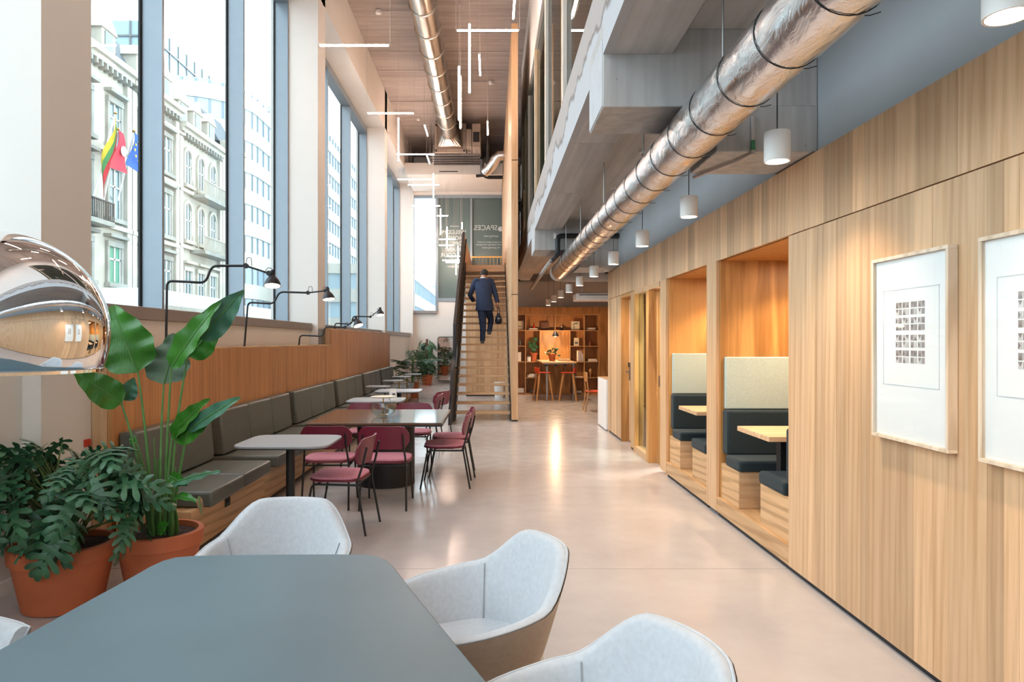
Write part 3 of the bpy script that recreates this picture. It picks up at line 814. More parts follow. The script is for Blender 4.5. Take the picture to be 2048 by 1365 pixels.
def tub_chair(label):
    c = thing('tub_chair', label, 'chair', group='pale grey tub chairs')
    n = 44; A = R(128)
    def top(u):
        t_ = abs(u)
        s1 = max(0, min(1, (t_ - .20) / .36)); s1 = s1 * s1 * (3 - 2 * s1)
        return .79 - .15 * s1 - .05 * max(0, t_ - .56) / .44
    def rad(u, s):   # s 0 bottom .. 1 top ; returns x,y
        th = u * A
        zt = top(u)
        k = .60 + .40 * (s ** .8)
        rx, ry = .335 * k, .325 * k
        x, y = rx * math.sin(th), -ry * math.cos(th)
        if abs(u) > .70:  # arms run forward
            y += (abs(u) - .70) * .20 * k
            x *= 1 + (abs(u) - .70) * .25
        return x, y
    def strip(inset, s0, s1, ns, z0):
        rows = []
        for j in range(ns + 1):
            s = s0 + (s1 - s0) * j / ns; row = []
            for i in range(n + 1):
                u = -1 + 2 * i / n; x, y = rad(u, s); L = math.hypot(x, y); f = (L - inset) / L
                zt = top(u); z = z0 + (zt - z0) * s
                row.append((x * f, y * f, z))
            rows.append(row)
        return rows
    rows = strip(0, 0, 1, 10, .34)
    m_ = MB(); vs = [p for r in rows for p in r]; W = n + 1
    m_.add(vs, [(j * W + i, j * W + i + 1, (j + 1) * W + i + 1, (j + 1) * W + i) for j in range(10) for i in range(n)])
    inner = strip(.012, 0, .985, 10, .34)
    k = len(m_.v); m_.v += [p for r in inner for p in r]
    m_.f += [(k + j * W + i + 1, k + j * W + i, k + (j + 1) * W + i, k + (j + 1) * W + i + 1) for j in range(10) for i in range(n)]
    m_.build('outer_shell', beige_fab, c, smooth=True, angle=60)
    # lining with rounded rim
    a_ = strip(.008, .25, 1, 8, .34); b_ = strip(.05, .25, .99, 8, .34)
    loop = []
    for i in range(n + 1):
        col = [r[i] for r in a_]
        o_, in_ = Vector(a_[-1][i]), Vector(b_[-1][i]); mid = (o_ + in_) / 2
        capv = [tuple(o_.lerp(in_, t_) + Vector((0, 0, .012 * math.sin(PI * t_)))) for t_ in (.2, .5, .8)]
        col = col + capv + [r[i] for r in b_][::-1]
        loop.append(col)
    H = len(loop[0]); m2 = MB()
    m2.add([p for cl in loop for p in cl], [(i * H + j, (i + 1) * H + j, (i + 1) * H + j + 1, i * H + j + 1) for i in range(n) for j in range(H - 1)])
    m2.f.append(tuple(range(H))); m2.f.append(tuple(range(n * H, n * H + H))[::-1])
    m2.build('lining', white_fab, c, smooth=True, angle=60)
    rim = [Vector(a_[-1][i]) + Vector((0, 0, .002)) for i in range(n + 1)]
    rim = [Vector((a_[0][0][0], a_[0][0][1], a_[0][0][2]))] + rim + [Vector(a_[0][n])]
    MB().tube(rim, .0045, 6).build('piping', white_m if False else white_fab, c, smooth=True)
    for sg in (-1, 1):
        i = int(n * (.5 + sg * .27))
        MB().tube([Vector(r[i]) + Vector((-r[i][0], -r[i][1], 0)) * .012 for r in b_], .0025, 5).build('seam', seam_m, c)
    MB().prism(superell(.45, .46, 3.2, 36, 0, .02), .37, .455).build('seat_cushion', white_fab, c, bevel=.03, segs=4)
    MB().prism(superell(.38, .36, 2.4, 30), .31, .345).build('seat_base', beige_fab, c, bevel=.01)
    for sx in (-1, 1):
        for sy in (-1, 1):
            MB().tube([(sx * .13, sy * .12, .32), (sx * .25, sy * .24, 0)], .014, 8, r1=.009).build('leg', black, c, smooth=True)
    return c
seam_m = mat('grey_seam', '9ea3a8', .9)
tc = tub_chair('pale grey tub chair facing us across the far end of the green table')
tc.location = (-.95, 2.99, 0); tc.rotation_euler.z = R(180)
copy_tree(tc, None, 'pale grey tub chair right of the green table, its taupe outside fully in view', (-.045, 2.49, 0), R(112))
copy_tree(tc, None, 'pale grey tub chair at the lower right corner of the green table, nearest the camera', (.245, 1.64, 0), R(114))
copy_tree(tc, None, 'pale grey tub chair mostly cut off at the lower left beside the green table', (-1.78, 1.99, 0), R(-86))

# ---------------------------------------------------------------- lights: tubes, cylinders, reading lamps, globe
def tube_lamp(kind, pts, label):
    a, b_ = Vector(pts[0]), Vector(pts[1]); c = (a + b_) / 2
    t = thing('tube_light', label, 'light', c, group='hanging tube lights')
    a -= c; b_ -= c; d = (b_ - a).normalized(); r = .0145
    MB().tube([a + d * .02, b_ - d * .02], r, 12).build('tube', tubem, t, smooth=True)
    MB().tube([a, a + d * .02], r * 1.05, 10).build('end_cap', tipm, t, smooth=True)
    MB().tube([b_ - d * .02, b_], r * 1.05, 10).build('end_cap', tipm, t, smooth=True)
    top = CE - c.z
    if kind == 'v': MB().tube([b_ if b_.z > a.z else a, Vector((a.x, a.y, top))], .0025, 5).build('cord', tipm, t)
    else:
        for e in (a, b_): MB().tube([e + Vector((0, 0, .01)), Vector((e.x, e.y, top))], .0025, 5).build('cord', tipm, t)
def hz(x0, x1, py, Y, label): tube_lamp('h', (P(x0, py, Y), P(x1, py, Y)), label)
def vt(px, y0, y1, Y, label): tube_lamp('v', (P(px, y0, Y), P(px, y1, Y)), label)
def dp(px, py, Y, label, L=1.0):
    p = P(px, py, Y); tube_lamp('d', (p, p + Vector((0, L, 0))), label)
hz(637, 780, 90, 9.5, 'level warm tube light nearest the upper left windows')
hz(912, 1039, 60, 10.8, 'level warm tube light crossing the oak fin wall at the top')
vt(939, 45, 188, 9.6, 'longest upright warm tube light hanging right of the spiral duct')
vt(918, 130, 242, 12.0, 'upright warm tube light close to the spiral duct, front one of the overlapping pair')
vt(921, 150, 258, 12.6, 'upright warm tube light close to the spiral duct, rear one of the overlapping pair')
dp(958.5, 106, 12.0, 'short foreshortened tube light just right of the longest upright one')
dp(975, 241, 14.7, 'short foreshortened tube light hanging alone left of the oak fin wall')
dp(1031, -30, 9.6, 'tube light cut off by the top of the picture above the oak fin wall')
hz(734, 829, 226, 14.4, 'level warm tube light below the ceiling left of the spiral duct, upper of two')
vt(797, 234, 324, 15.0, 'upright warm tube light crossed by a level one near the second window')
hz(792, 870, 308, 17.2, 'level warm tube light crossing the foot of the upright one by the second window')
dp(848.5, 248, 17.6, 'slanting short tube light left of the duct hopper, upper')
dp(853, 308, 19.2, 'slanting short tube light left of the duct hopper, lower')
hz(794, 866, 358, 19.0, 'level warm tube light by the far window, upper of a close pair')
hz(815, 879, 369, 20.6, 'level warm tube light by the far window, lower of a close pair')
vt(867, 345, 396, 19.6, 'upright warm tube light crossing the pair by the far window')
hz(822, 881, 411, 22.0, 'level warm tube light across the top of the bright far window')
vt(881, 416, 470, 22.4, 'upright warm tube light at the right edge of the far window')
hz(873, 897, 431, 23.2, 'short level tube light just below the top of the teal glazing')
vt(894, 452, 497, 23.4, 'upright yellowish tube light in front of the mirrored lettering')
hz(877, 912, 478, 23.7, 'level tube light in front of the mirrored lettering, upper of two')
hz(877, 908, 490, 24.2, 'level tube light in front of the mirrored lettering, lower of two')
vt(916, 490, 528, 23.0, 'upright tube light beside the top of the stair guard')
hz(893, 922, 512, 23.6, 'level tube light beside the stair guard, uppermost of three')
hz(884, 921, 520, 24.0, 'level tube light beside the stair guard, middle of three')
hz(891, 921, 524, 24.4, 'level tube light beside the stair guard, lowest of three')
vt(912, 517, 550, 24.0, 'upright tube light lowest of all, beside the stair guard')
vt(924, 443, 459, 20.5, 'short upright tube light just above the oak stair guard')
dp(1165, 25, 7.6, 'tube light hanging behind the upper glass facade') if False else None

rq = random.Random(3)  # extra unseen tubes, added to light the near end of the hall
spots_ = [((-2.2, 3.6, 6.3), (1, 0, 0)), ((-.9, 4.4, 6.9), (0, 0, -1)), ((-.2, 5.6, 6.6), (1, 0, 0)), ((-1.9, 6.4, 6.9), (0, 1, 0)), ((-.5, 7.3, 7.2), (0, 0, -1)), ((-2.6, 1.7, 6.0), (1, 0, 0)),
          ((-.3, .4, 6.4), (0, 0, -1)), ((-2.1, -.6, 6.6), (0, 1, 0)), ((-.9, -1.8, 6.1), (1, 0, 0)), ((.0, 2.5, 7.0), (0, 1, 0)), ((-1.4, -2.9, 6.7), (1, 0, 0))]
pl_ = ['third pane', 'dining table', 'stair guard', 'benches', 'tub chairs', 'green table', 'camera', 'rear window', 'rear wall', 'oak wall', 'rear corner']
for (p_, d_), w_ in zip(spots_, pl_):
    a_ = Vector(p_); tube_lamp('v' if d_[2] else 'h', (a_, a_ + Vector(d_)), 'added unseen warm tube light above the frame, hung high over the ' + w_)
PXc = 1.545; ZB = 2.52
names = ['largest and nearest, cut by the top right corner', 'right of the foil duct beside the concrete beam', 'second below the big beam along the oak wall',
         'third from the big beam along the oak wall', 'fourth from the big beam', 'fifth from the big beam, below the far beam', 'sixth, under the end of the foil duct',
         'seventh, half way to the bookcase', 'eighth along the row', 'third last before the bookcase', 'second last before the bookcase', 'last one in front of the bookcase']
cp = None
for i, nm in enumerate(names):
    yy = 2.04 + 1.652 * i
    lb = 'white cylinder pendant lamp, ' + nm
    if cp is None:
        cp = thing('cylinder_pendant', lb, 'light', (PXc, yy, ZB), group='white cylinder pendants')
        MB().lathe([(.062, .0), (.0675, 0), (.0675, .16), (0, .16)], n=32, caps=False).build('shade', white_m, cp, smooth=True, angle=30)
        MB().lathe([(.06, .0), (.06, .03), (.0, .032)], n=24, caps=False).build('reflector', white_m, cp, smooth=True)
        MB().lathe([(.058, .008), (.058, .01)], n=24).build('lens', discm, cp)
        MB().tube([(0, 0, .16), (0, 0, SB + .15 - ZB)], .003, 6).build('cord', black, cp)
        MB().lathe([(.03, SB + .13 - ZB), (.03, SB + .155 - ZB)], n=16).build('ceiling_cup', white_m, cp)
    else: copy_tree(cp, None, lb, (PXc, yy, ZB))
    if i < 12: light('pendant_spot', 'SPOT', (PXc, yy, ZB - .01), 62 if i < 7 else 110, (1, .76, .52), .05, spot=115, blend=.9)

def reading_lamp(label, x0, Y, pts, head, tilt, zbase, sc=1.0):
    t = thing('reading_lamp', label, 'lamp', (x0, Y, zbase), group='reading lamps on the partition')
    path = [(x0, Y, zbase)] + [P(px, py, Y) for px, py in pts]
    MB().tube(path[:-1], .011, 8, smooth_path=.05).build('arm', black, t, world=True, smooth=True)
    MB().tube(path[-2:], .008, 8).build('forearm', black, t, world=True, smooth=True)
    for k in (-2, -1):
        MB().lathe([(.022, -.012), (.022, .012)], tuple(path[k]), 14, axis=1).build('joint', black, t, world=True, smooth=True)
    MB().tube([path[-2] + Vector((0, 0, .02)), path[-2] + Vector((.01, 0, .07)), path[-2] + Vector((.045, 0, .07)), path[-2] + Vector((.05, 0, .0))], .003, 5, smooth_path=.02).build('cable_loop', black, t, world=True)
    MB().tube([path[-1] + Vector((-.04, 0, 0)), path[-1] + Vector((-.01, 0, .05)), path[-1] + Vector((.03, 0, .04)), path[-1] + Vector((.035, 0, -.02))], .003, 5, smooth_path=.02).build('cable_loop', black, t, world=True)
    MB().lathe([(.014, 0), (.014, -.01)], (x0, Y, zbase + .01), 12).build('mount', black, t, world=True)
    hc = P(head[0], head[1], Y)
    h = MB().lathe([(.0, .115), (.018, .115), (.022, .10), (.022, .07), (.03, .06), (.05, .035), (.066, .0), (.07, -.025), (.066, -.025), (.062, .0), (.046, .032), (.0, .05)], n=28, caps=False).build('shade', black_st, t, smooth=True)
    h.location = hc - wloc(t); h.rotation_euler = (R(-15 if sc == 1.0 else -8), R(tilt), 0)
    g = MB().lathe([(.063, -.0235), (.063, -.022)], n=24).build('bulb_disc', lampin, h)
    light('reading_spot', 'SPOT', hc - Vector((0, 0, .04)), 9, (1, .75, .5), .03, spot=110)
reading_lamp('largest black reading lamp with stepped arm behind the big leaf plant', -2.765, 5.8, [(334, 561), (411, 565), (424, 531), (492, 531), (538, 546)], (545, 566), -4, 1.492)
reading_lamp('second black reading lamp, its arm crossing the white window reveal', -2.75, 7.6, [(496, 604), (547, 607), (559, 583), (616, 585), (651, 581)], (657, 594), -10, 1.492, .9)
reading_lamp('third black reading lamp just left of the step in the partition', -2.75, 9.75, [(600, 670), (645, 672), (650, 653), (690, 654), (708, 640)], (716, 648), -22, 1.492)
reading_lamp('farthest black reading lamp, standing on the higher part of the partition', -2.77, 12.05, [(670, 646), (703, 648), (706, 632), (741, 633), (758, 620)], (761, 627), -6, 1.762)

g = thing('globe_pendant', 'mirror chrome dome pendant hanging over the green table at the left edge', 'light', (-1.145, 1.58, 1.572), 0)
rs = .232; prof = []
for k in range(0, 29):
    a = R(90 - k * 4.05)
    prof.append((rs * math.cos(a), rs * math.sin(a)))
cut = prof[-1]
prof[0] = (.0, rs)
MB().lathe([p for p in prof] + [(cut[0] - .004, cut[1] - .001), (cut[0] - .008, cut[1] + .003), (.05, rs * .8), (0, rs * .8)], n=72, caps=False).build('dome', chrome, g, smooth=True, angle=60)
MB().lathe([(cut[0] - .004, cut[1] - .003), (cut[0] + .003, cut[1] - .003), (cut[0] + .003, cut[1] + .004), (cut[0] - .004, cut[1] + .004)], n=72, caps=False).build('rim', chrome, g, smooth=True)
MB().tube([(0, 0, rs - .01), (0, 0, CE - 1.572)], .003, 6).build('cord', black, g)
# ================================================================ DUCTS AND SERVICES
# foil lagged duct under the mezzanine
dx, dz, dr = 1.235, 2.825, .152
t = thing('foil_duct', 'crinkled aluminium foil lagged duct running under the mezzanine', 'duct', (dx, 5, dz))
rings = []
yy = -3.5
while yy < 12.4:
    f_ = abs(((yy - 2.83) / .46) % 1.0 - 0.0); f_ = min(f_, 1 - f_)
    rr = dr - .006 * max(0, 1 - f_ / .12)
    n = 36
    rings.append([(dx + (rr + random.uniform(-.0018, .0018)) * math.cos(2 * PI * k / n), yy, dz + (rr + random.uniform(-.0018, .0018)) * math.sin(2 * PI * k / n)) for k in range(n)])
    yy += .0575
MB().ring(rings).build('lagging', foil, t, world=True, smooth=True, angle=80)
for k in range(21):
    yk = 2.83 + .46 * k - .92
    MB().tube([(dx + (dr - .002) * math.cos(2 * PI * j / 28), yk + .012 * math.sin(2 * PI * j / 28), dz + (dr - .002) * math.sin(2 * PI * j / 28)) for j in range(29)], .0025, 5).build('cable_tie', black, t, world=True)
    o_ = MB().tube([(dx + .06, yk, dz - dr + .008), (dx + .075, yk - .01, dz - dr + .004), (dx + .10, yk - .03, dz - dr + .006)], .002, 4).build('tie_tail', black, t, world=True)
MB().tube([(dx, 12.3, dz), (dx, 13.05, dz), (dx + .45, 13.3, dz + .02), (dx + 1.6, 13.3, dz + .02)], dr - .012, 24, smooth_path=.3).build('bend', white_duct, t, world=True, smooth=True, angle=60)
for k, yk in enumerate((1.5, 3.35, 5.1, 6.9, 8.7, 10.4)):
    MB().tube([(dx - .1, yk, dz + dr - .03), (dx - .1, yk, SB + .16)], .005, 6).build('hanger_rod', steel, t, world=True)
# spiral duct under the main ceiling
sx_, sz_, sr = -1.28, 7.84, .25
t = thing('spiral_duct', 'round galvanised spiral duct running below the high ceiling', 'duct', (sx_, 12, sz_))
yy = 3.0; k = 0
while yy < 20.3:
    MB().lathe([(sr, yy + .012), (sr, yy + .958)], (sx_, 0, sz_), 40, axis=1).build('duct_section', galv, t, world=True, smooth=True)
    MB().lathe([(sr + .002, yy - .02), (sr + .02, yy - .012), (sr + .02, yy + .012), (sr + .002, yy + .02)], (sx_, 0, sz_), 40, axis=1).build('joint_ring', galv, t, world=True, smooth=True)
    yy += .97
MB().ring([[(sx_ + sr * math.cos(2 * PI * k / 32 + PI / 4), 20.46, sz_ + sr * math.sin(2 * PI * k / 32 + PI / 4)) for k in range(32)],
           [(sx_ + .4 * max(-1, min(1, 1.42 * math.cos(2 * PI * k / 32 + PI / 4))), 20.95, sz_ - .02 + .36 * max(-1, min(1, 1.42 * math.sin(2 * PI * k / 32 + PI / 4)))) for k in range(32)]]).build('hopper', galv, t, world=True)
u = thing('air_handling_unit', 'galvanised air handling unit with cross rails hung at the end of the spiral duct', 'air unit', (-1.2, 22, 7.6))
B(-1.75, -.78, 20.96, 21.06, 7.34, 8.24).build('front_panel', unit_m, u, world=True, bevel=.004)
for x_, z_ in ((-1.7, 7.4), (-.84, 7.4), (-1.7, 8.18)):
    MB().lathe([(.03, 20.945), (.03, 20.96)], (x_, 0, z_), 12, axis=1).build('bolt_cap', black, u, world=True)
B(-1.72, -.8, 21.07, 22.35, 7.45, 8.2).build('casing', unit_m, u, world=True)
B(-.76, -.6, 20.6, 21.7, 7.42, 7.95).build('side_box', unit_m, u, world=True, bevel=.004)
B(-.58, -.33, 20.4, 22.2, 7.35, 8.05).build('side_casing', unit_m, u, world=True, bevel=.004)
B(-.55, -.36, 20.39, 20.4, 7.5, 7.8).build('side_grille', black, u, world=True)
for k in range(5):
    yk = 21.12 + k * .28
    B(-1.9, -.35, yk, yk + .06, 7.30 + .0, 7.38).build('cross_rail', steel, u, world=True)
for k in range(4):
    yk = 21.2 + k * .28
    B(-1.62, -.86, yk, yk + .16, 7.41, 7.449).build('bottom_panel', white_duct, u, world=True)
for k, (xk) in enumerate((-1.88, -.38)):
    for yk in (21.15, 22.2): MB().tube([(xk, yk, 7.38), (xk, yk, CE)], .008, 6).build('hanger_rod', steel, u, world=True)
t = thing('black_pipes', 'pair of black insulated pipes dropping beside the air unit', 'pipe', (-.2, 21.5, 7))
MB().tube([(-.12, 20.3, 7.9), (-.12, 21.2, 7.5), (-.14, 22.2, 6.95), (-.5, 22.25, 6.93)], .05, 10, smooth_path=.15).build('pipe', black, t, world=True, smooth=True)
MB().tube([(-.30, 21.4, 7.3), (-.30, 22.2, 6.98), (-.14, 22.3, 6.9), (.36, 22.3, 6.9)], .06, 10, smooth_path=.15).build('pipe', black, t, world=True, smooth=True)
t = thing('foil_elbow', 'shiny foil duct elbow partly behind the oak fin wall', 'duct', (.1, 21.8, 7.1))
MB().tube([(.38, 20.6, 7.15), (.18, 20.6, 7.15), (.02, 20.7, 6.85), (-.2, 20.9, 6.72)], .15, 20, smooth_path=.2).build('elbow', foil, t, world=True, smooth=True)
for k, (px, y0, y1) in enumerate(((1042, 330, 400), (1041, 425, 527))):
    t = thing('foil_duct_stub', 'short shiny foil duct piece %s right of the oak fin wall' % ('high' if k == 0 else 'lower'), 'duct', P(px, y0, 18))
    MB().tube([P(px, y0, 18), P(px + 1, y1, 18)], .13, 16).build('lagging', foil, t, world=True, smooth=True)
    if k == 0: MB().tube([P(px, y0, 18), Vector((P(px, y0, 18).x, 18, CE))], .006, 6).build('hanger_rod', steel, t, world=True)
    MB().tube([P(px, y0 + 3, 18) + Vector((.135 * math.cos(a), .135 * math.sin(a), 0)) for a in [2 * PI * j / 16 for j in range(17)]], .004, 5).build('clamp_band', black, t, world=True)
# sprinklers / detectors on the ceiling
for k, (px, py, Y) in enumerate(((757, 8, 13.9), (982, 163, 17.7), (837, 246, 20.6))):
    t = thing('smoke_detector', 'small white detector on the high ceiling, %s' % ['upper left above the tube light', 'right of the upright tubes', 'far one near the air unit'][k], 'detector', (X(px, Y), Y, CE), group='ceiling detectors')
    MB().lathe([(.02, -.09), (.06, -.07), (.065, -.03), (.05, 0)], n=18).build('body', white_m, t, smooth=True)
    MB().tube([(0, 0, -.02), (1.3 * (-1 if k else 1), 0, -.02)], .012, 6).build('conduit', tipm, t)
# pipes on the far beam
t = thing('drain_pipe', 'black elbowed pipe on the far concrete beam running into a pale pipe', 'pipe', (1.0, 11, 3.1))
MB().tube([(2.04, 10.93, 3.235), (1.06, 10.93, 3.235), (1.06, 10.93, 2.93), (1.0, 11.3, 2.88)], .04, 12, smooth_path=.08).build('pipe', black, t, world=True, smooth=True)
MB().tube([(1.0, 11.2, 2.89), (.97, 12.2, 2.86), (.97, 16.6, 2.82)], .035, 12).build('pale_pipe', white_duct, t, world=True, smooth=True)
MB().lathe([(.048, 0), (.048, .03)], (1.0, 10.93, 3.235), 12, axis=0).build('pipe_clip', white_m, t, world=True)
t = thing('conduit', 'small grey conduit with green joint on the big concrete beam', 'conduit', (1.5, 4.27, 2.8))
MB().tube([(1.63, 4.255, 2.95), (1.63, 4.255, 2.72), (1.6, 4.4, 2.715), (1.44, 4.86, 2.715)], .012, 8).build('conduit_pipe', tipm, t, world=True, smooth=True)
MB().tube([(1.63, 4.255, 2.80), (1.63, 4.255, 2.74)], .015, 8).build('green_joint', mat('green_coupling', '3c7a55', .5), t, world=True)
t = thing('fan_coil_unit', 'white ceiling fan coil unit beyond the oak wall end', 'air unit', (1.9, 14, 2.4))
B(1.74, 3.6, 14.0, 14.6, 2.39, 2.53).build('casing', white_m, t, world=True, bevel=.02, segs=3)
B(1.8, 3.5, 13.99, 14.0, 2.49, 2.505).build('air_slot', black, t, world=True)
for xk in (1.9, 3.2): MB().tube([(xk, 14.3, 2.53), (xk, 14.3, 3.5)], .008, 6).build('hanger_rod', steel, t, world=True)
t = thing('dome_camera', 'white dome camera where the oak wall meets the far beam', 'camera', (X(1213, 11.4), 11.4, 2.735))
MB().lathe([(.05, -.035), (.05, 0)], n=18).build('housing', white_m, t, smooth=True)
MB().lathe([(.0, -.07), (.025, -.062), (.036, -.036)], n=16, caps=False).build('dome', black, t, smooth=True)
t = thing('exit_light', 'small blank white emergency light box on the rear wall above the bookcase', 'light', (X(1050, 19.8), 19.7, Z(554, 19.7)))
B(-.14, .14, -.03, .05, -.09, .09).build('box', white_m, t, bevel=.006)

# ================================================================ PICTURES
def picture(label, y0, y1):
    t = thing('framed_picture', label, 'picture', (1.985, (y0 + y1) / 2, 1.5), group='framed pictures on the oak wall')
    zt, zb, w = 1.965, 1.066, .017
    for nm, bx in (('frame_top', (1.955, 1.999, y0, y1, zt - w, zt)), ('frame_bottom', (1.955, 1.999, y0, y1, zb, zb + w)),
                   ('frame_side', (1.955, 1.999, y0, y0 + w, zb + w, zt - w)), ('frame_side', (1.955, 1.999, y1 - w, y1, zb + w, zt - w))):
        B(*bx).build(nm, beige_fr if 'x' in nm else frame_wood, t, world=True, bevel=.0015)
    yc = (y0 + y1) / 2
    B(1.972, 1.996, y0 + w, y1 - w, zb + w, zt - w).build('mount_board', paperw, t, world=True)
    # mat window: bevelled step
    wy, zt2, zb2 = .215, 1.80, 1.335
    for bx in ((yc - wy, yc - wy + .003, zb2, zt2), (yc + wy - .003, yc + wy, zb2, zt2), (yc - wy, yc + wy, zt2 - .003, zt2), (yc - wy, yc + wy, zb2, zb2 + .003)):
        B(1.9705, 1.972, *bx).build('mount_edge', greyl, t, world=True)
    zc0 = 1.735
    tones = [mat('print_tone_%s' % s, c, .7) for s, c in (('a', '9c918d'), ('b', 'b9b2ae'), ('c', 'cfc9c6'), ('d', '857874'))] if not prt else prt
    if not prt: prt.extend(tones)
    pos = [0, .025, .056, .081, .118, .143, .174, .199]
    for i in range(8):
        for j in range(8):
            yy_ = yc + .1075 - pos[i] ; zz_ = zc0 - pos[j] * 1.32
            B(1.9709, 1.9719, yy_ - .021, yy_, zz_ - .027, zz_).build('printed_square', tones[(i * 3 + j * 5 + (i * j) % 3) % 3], t, world=True)
            kk = (i + j) % 3
            tri = [(yy_ - .021, zz_ - .027), (yy_, zz_ - .027), (yy_ - .0105, zz_ - .010)] if kk == 0 else ([(yy_ - .021, zz_), (yy_, zz_), (yy_ - .0105, zz_ - .018)] if kk == 1 else [(yy_, zz_), (yy_, zz_ - .027), (yy_ - .013, zz_ - .0135)])
            if j % 2 == 0 or i % 2 == 0:
                MB().prism(tri, 1.9702, 1.9708, axis=0).build('printed_mark', tones[3], t, world=True)
    B(1.962, 1.964, y0 + w, y1 - w, zb + w, zt - w).build('glazing', picglass, t, world=True)
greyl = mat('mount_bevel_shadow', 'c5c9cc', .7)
frame_wood = wood('pale_maple_frame', 'e0cdb8', 'cbb294', 2, tone=.1)
prt = []
picture('first framed grid print on the oak wall, beside the booths', 2.925, 3.515)
picture('second framed grid print, nearer and cut by the right edge', 2.15, 2.745)

# ================================================================ BOOKCASE ZONE
YS = 19.67
bk = thing('bookcase', 'wall wide oak bookcase with square compartments at the end of the hall', 'bookcase', (1.7, YS, 0))
xs_ = [.57, .98, 1.40, 1.835, 2.265, 2.685, 3.105]
zs_ = [.035, .49, .945, 1.40, 1.85, 2.31]
def vx(px): return X(px, YS)
V = [vx(1021), vx(1051), vx(1080), vx(1110), vx(1140), vx(1169), vx(1198)]
D = .33
B(V[0] - .3, 5.25, YS + D, YS + D + .03, 0, 2.53).build('back_panel', shelf_wood, bk, world=True)
B(V[0] - .1, 5.25, YS - .01, YS + .02, 2.33, 2.53).build('top_fascia', shelf_wood, bk, world=True)
B(V[6] + .012, 5.25, YS - .01, YS + .02, 0, 2.33).build('side_panel', shelf_wood, bk, world=True)
B(V[0], V[6], YS, YS + D, -.0, .034).build('plinth', shelf_wood, bk, world=True)
t_ = .011
def shelf(i0, i1, z): B(V[i0] + t_, V[i1] - t_, YS, YS + D, z - t_, z + t_).build('shelf_board', shelf_edge, bk, world=True)
def post(i, z0, z1): B(V[i] - t_, V[i] + t_, YS - .001, YS + D, z0, z1).build('divider', shelf_edge, bk, world=True)
for i, z0, z1 in ((0, .035, 2.31), (1, .035, 2.31), (2, .035, 1.85), (3, 1.85, 2.31), (4, .035, 1.85), (5, .035, 2.31), (6, .035, 2.31)): post(i, z0, z1)
B(V[0], V[6], YS, YS + D, 2.30, 2.325).build('shelf_board', shelf_edge, bk, world=True)
for i0, i1, z in ((0, 1, 1.85), (1, 5, 1.85), (5, 6, 1.85), (0, 1, 1.40), (4, 5, 1.40), (5, 6, 1.40), (0, 1, .945), (1, 2, .945), (4, 5, .945), (5, 6, .945), (1, 2, .49), (4, 5, .49), (5, 6, .49)): shelf(i0, i1, z)
B(V[2] + t_, V[4] - t_, YS + .12, YS + .15, .035, 1.84).build('niche_back', oak_booth, bk, world=True)
def item(name, label, cat, px, zsh, parts, group=None, Y=YS + .1):
    t = thing(name, label, cat, (vx(px), Y, zsh + .012), group=group)
    for nm, mb, m in parts: mb.build(nm, m, t)
    return t
def bookparts(w, h, d, m): return [('cover', B(-w / 2, w / 2, 0, d, 0, h), m), ('pages', B(-w / 2 + .004, w / 2 - .004, -.003, 0, .004, h - .004), paperw)]
def stack(px, z, specs, where):
    zz = z
    for k, (w, h, m, lb) in enumerate(specs):
        item('book', '%s book lying %s' % (lb, where), 'book', px, zz, bookparts(w, h, .2, m), group='lying books on the bookcase'); zz += h + .0005
stack(1067, 1.85, [(.27, .028, paperw, 'lower white'), (.24, .026, cream, 'upper cream')], 'on the top shelf below the red figurine')
item('figurine', 'small red figurine on the books of the top shelf', 'figurine', 1068.5, 1.91, [('body', MB().lathe([(.03, 0), (.035, .05), (.015, .1), (.022, .13), (.0, .155)], n=14), redc)])
item('picture_board', 'dark brown square frame leaning in the top shelf', 'picture', 1091, 1.85, [('frame', B(-.12, .12, .1, .12, 0, .23), mat('brown_leather', '5a3524', .6)), ('sheet', B(-.1, .1, .098, .1, .02, .21), mat('brown_sheet', '6a4230', .6))])
item('ornament', 'small dark round ornament on the top shelf left of the drawing', 'ornament', 1124, 1.85, [('body', MB().lathe([(.05, 0), (.06, .03), (.03, .07), (0, .075)], n=14), black), ('ball', MB().lathe([(0, .075), (.02, .09), (.022, .105), (0, .125)], n=12, caps=False), paperw)])
item('drawing', 'white card with leafy line drawing on the top shelf', 'picture', 1152, 1.85, [('card', B(-.12, .12, .05, .06, 0, .26), cream), ('drawn_leaves', MB().tube([(-.07, .047, .16), (0, .047, .2), (.07, .047, .19)], .012, 5), leafd), ('drawn_stem', MB().tube([(-.05, .047, .05), (-.04, .047, .12)], .012, 5), leafd)])
stack(1183, 1.85, [(.26, .045, redc, 'thick red'), (.28, .025, cream, 'pale')], 'on the top right shelf')
item('card', 'pale box file at the left edge of the top shelf', 'box', 1039, 1.85, [('box', B(-.12, .12, 0, .2, 0, .27), cream), ('label_strip', B(-.06, .06, -.003, 0, .1, .13), greyc)])
item('vase', 'slim grey bottle vase on the left second shelf', 'vase', 1040, 1.40, [('body', MB().lathe([(.03, 0), (.035, .1), (.015, .16), (.015, .22)], n=14), greyc)])
item('postcard', 'pale photo card with dark motif on the shelf right of the niche', 'picture', 1154, 1.40, [('card', B(-.075, .075, .05, .06, 0, .23), cream), ('motif', B(-.045, .045, .046, .05, .05, .12), greyc)])
item('bottle', 'small pink bottle on the right second shelf', 'bottle', 1181, 1.40, [('body', MB().lathe([(.025, 0), (.028, .1), (.012, .14), (.012, .19)], n=14), mat('pink_ceramic', '9c4a48', .4))])
item('book', 'yellow book upright on the left middle shelf', 'book', 1038.5, .945, bookparts(.12, .27, .18, yellow))
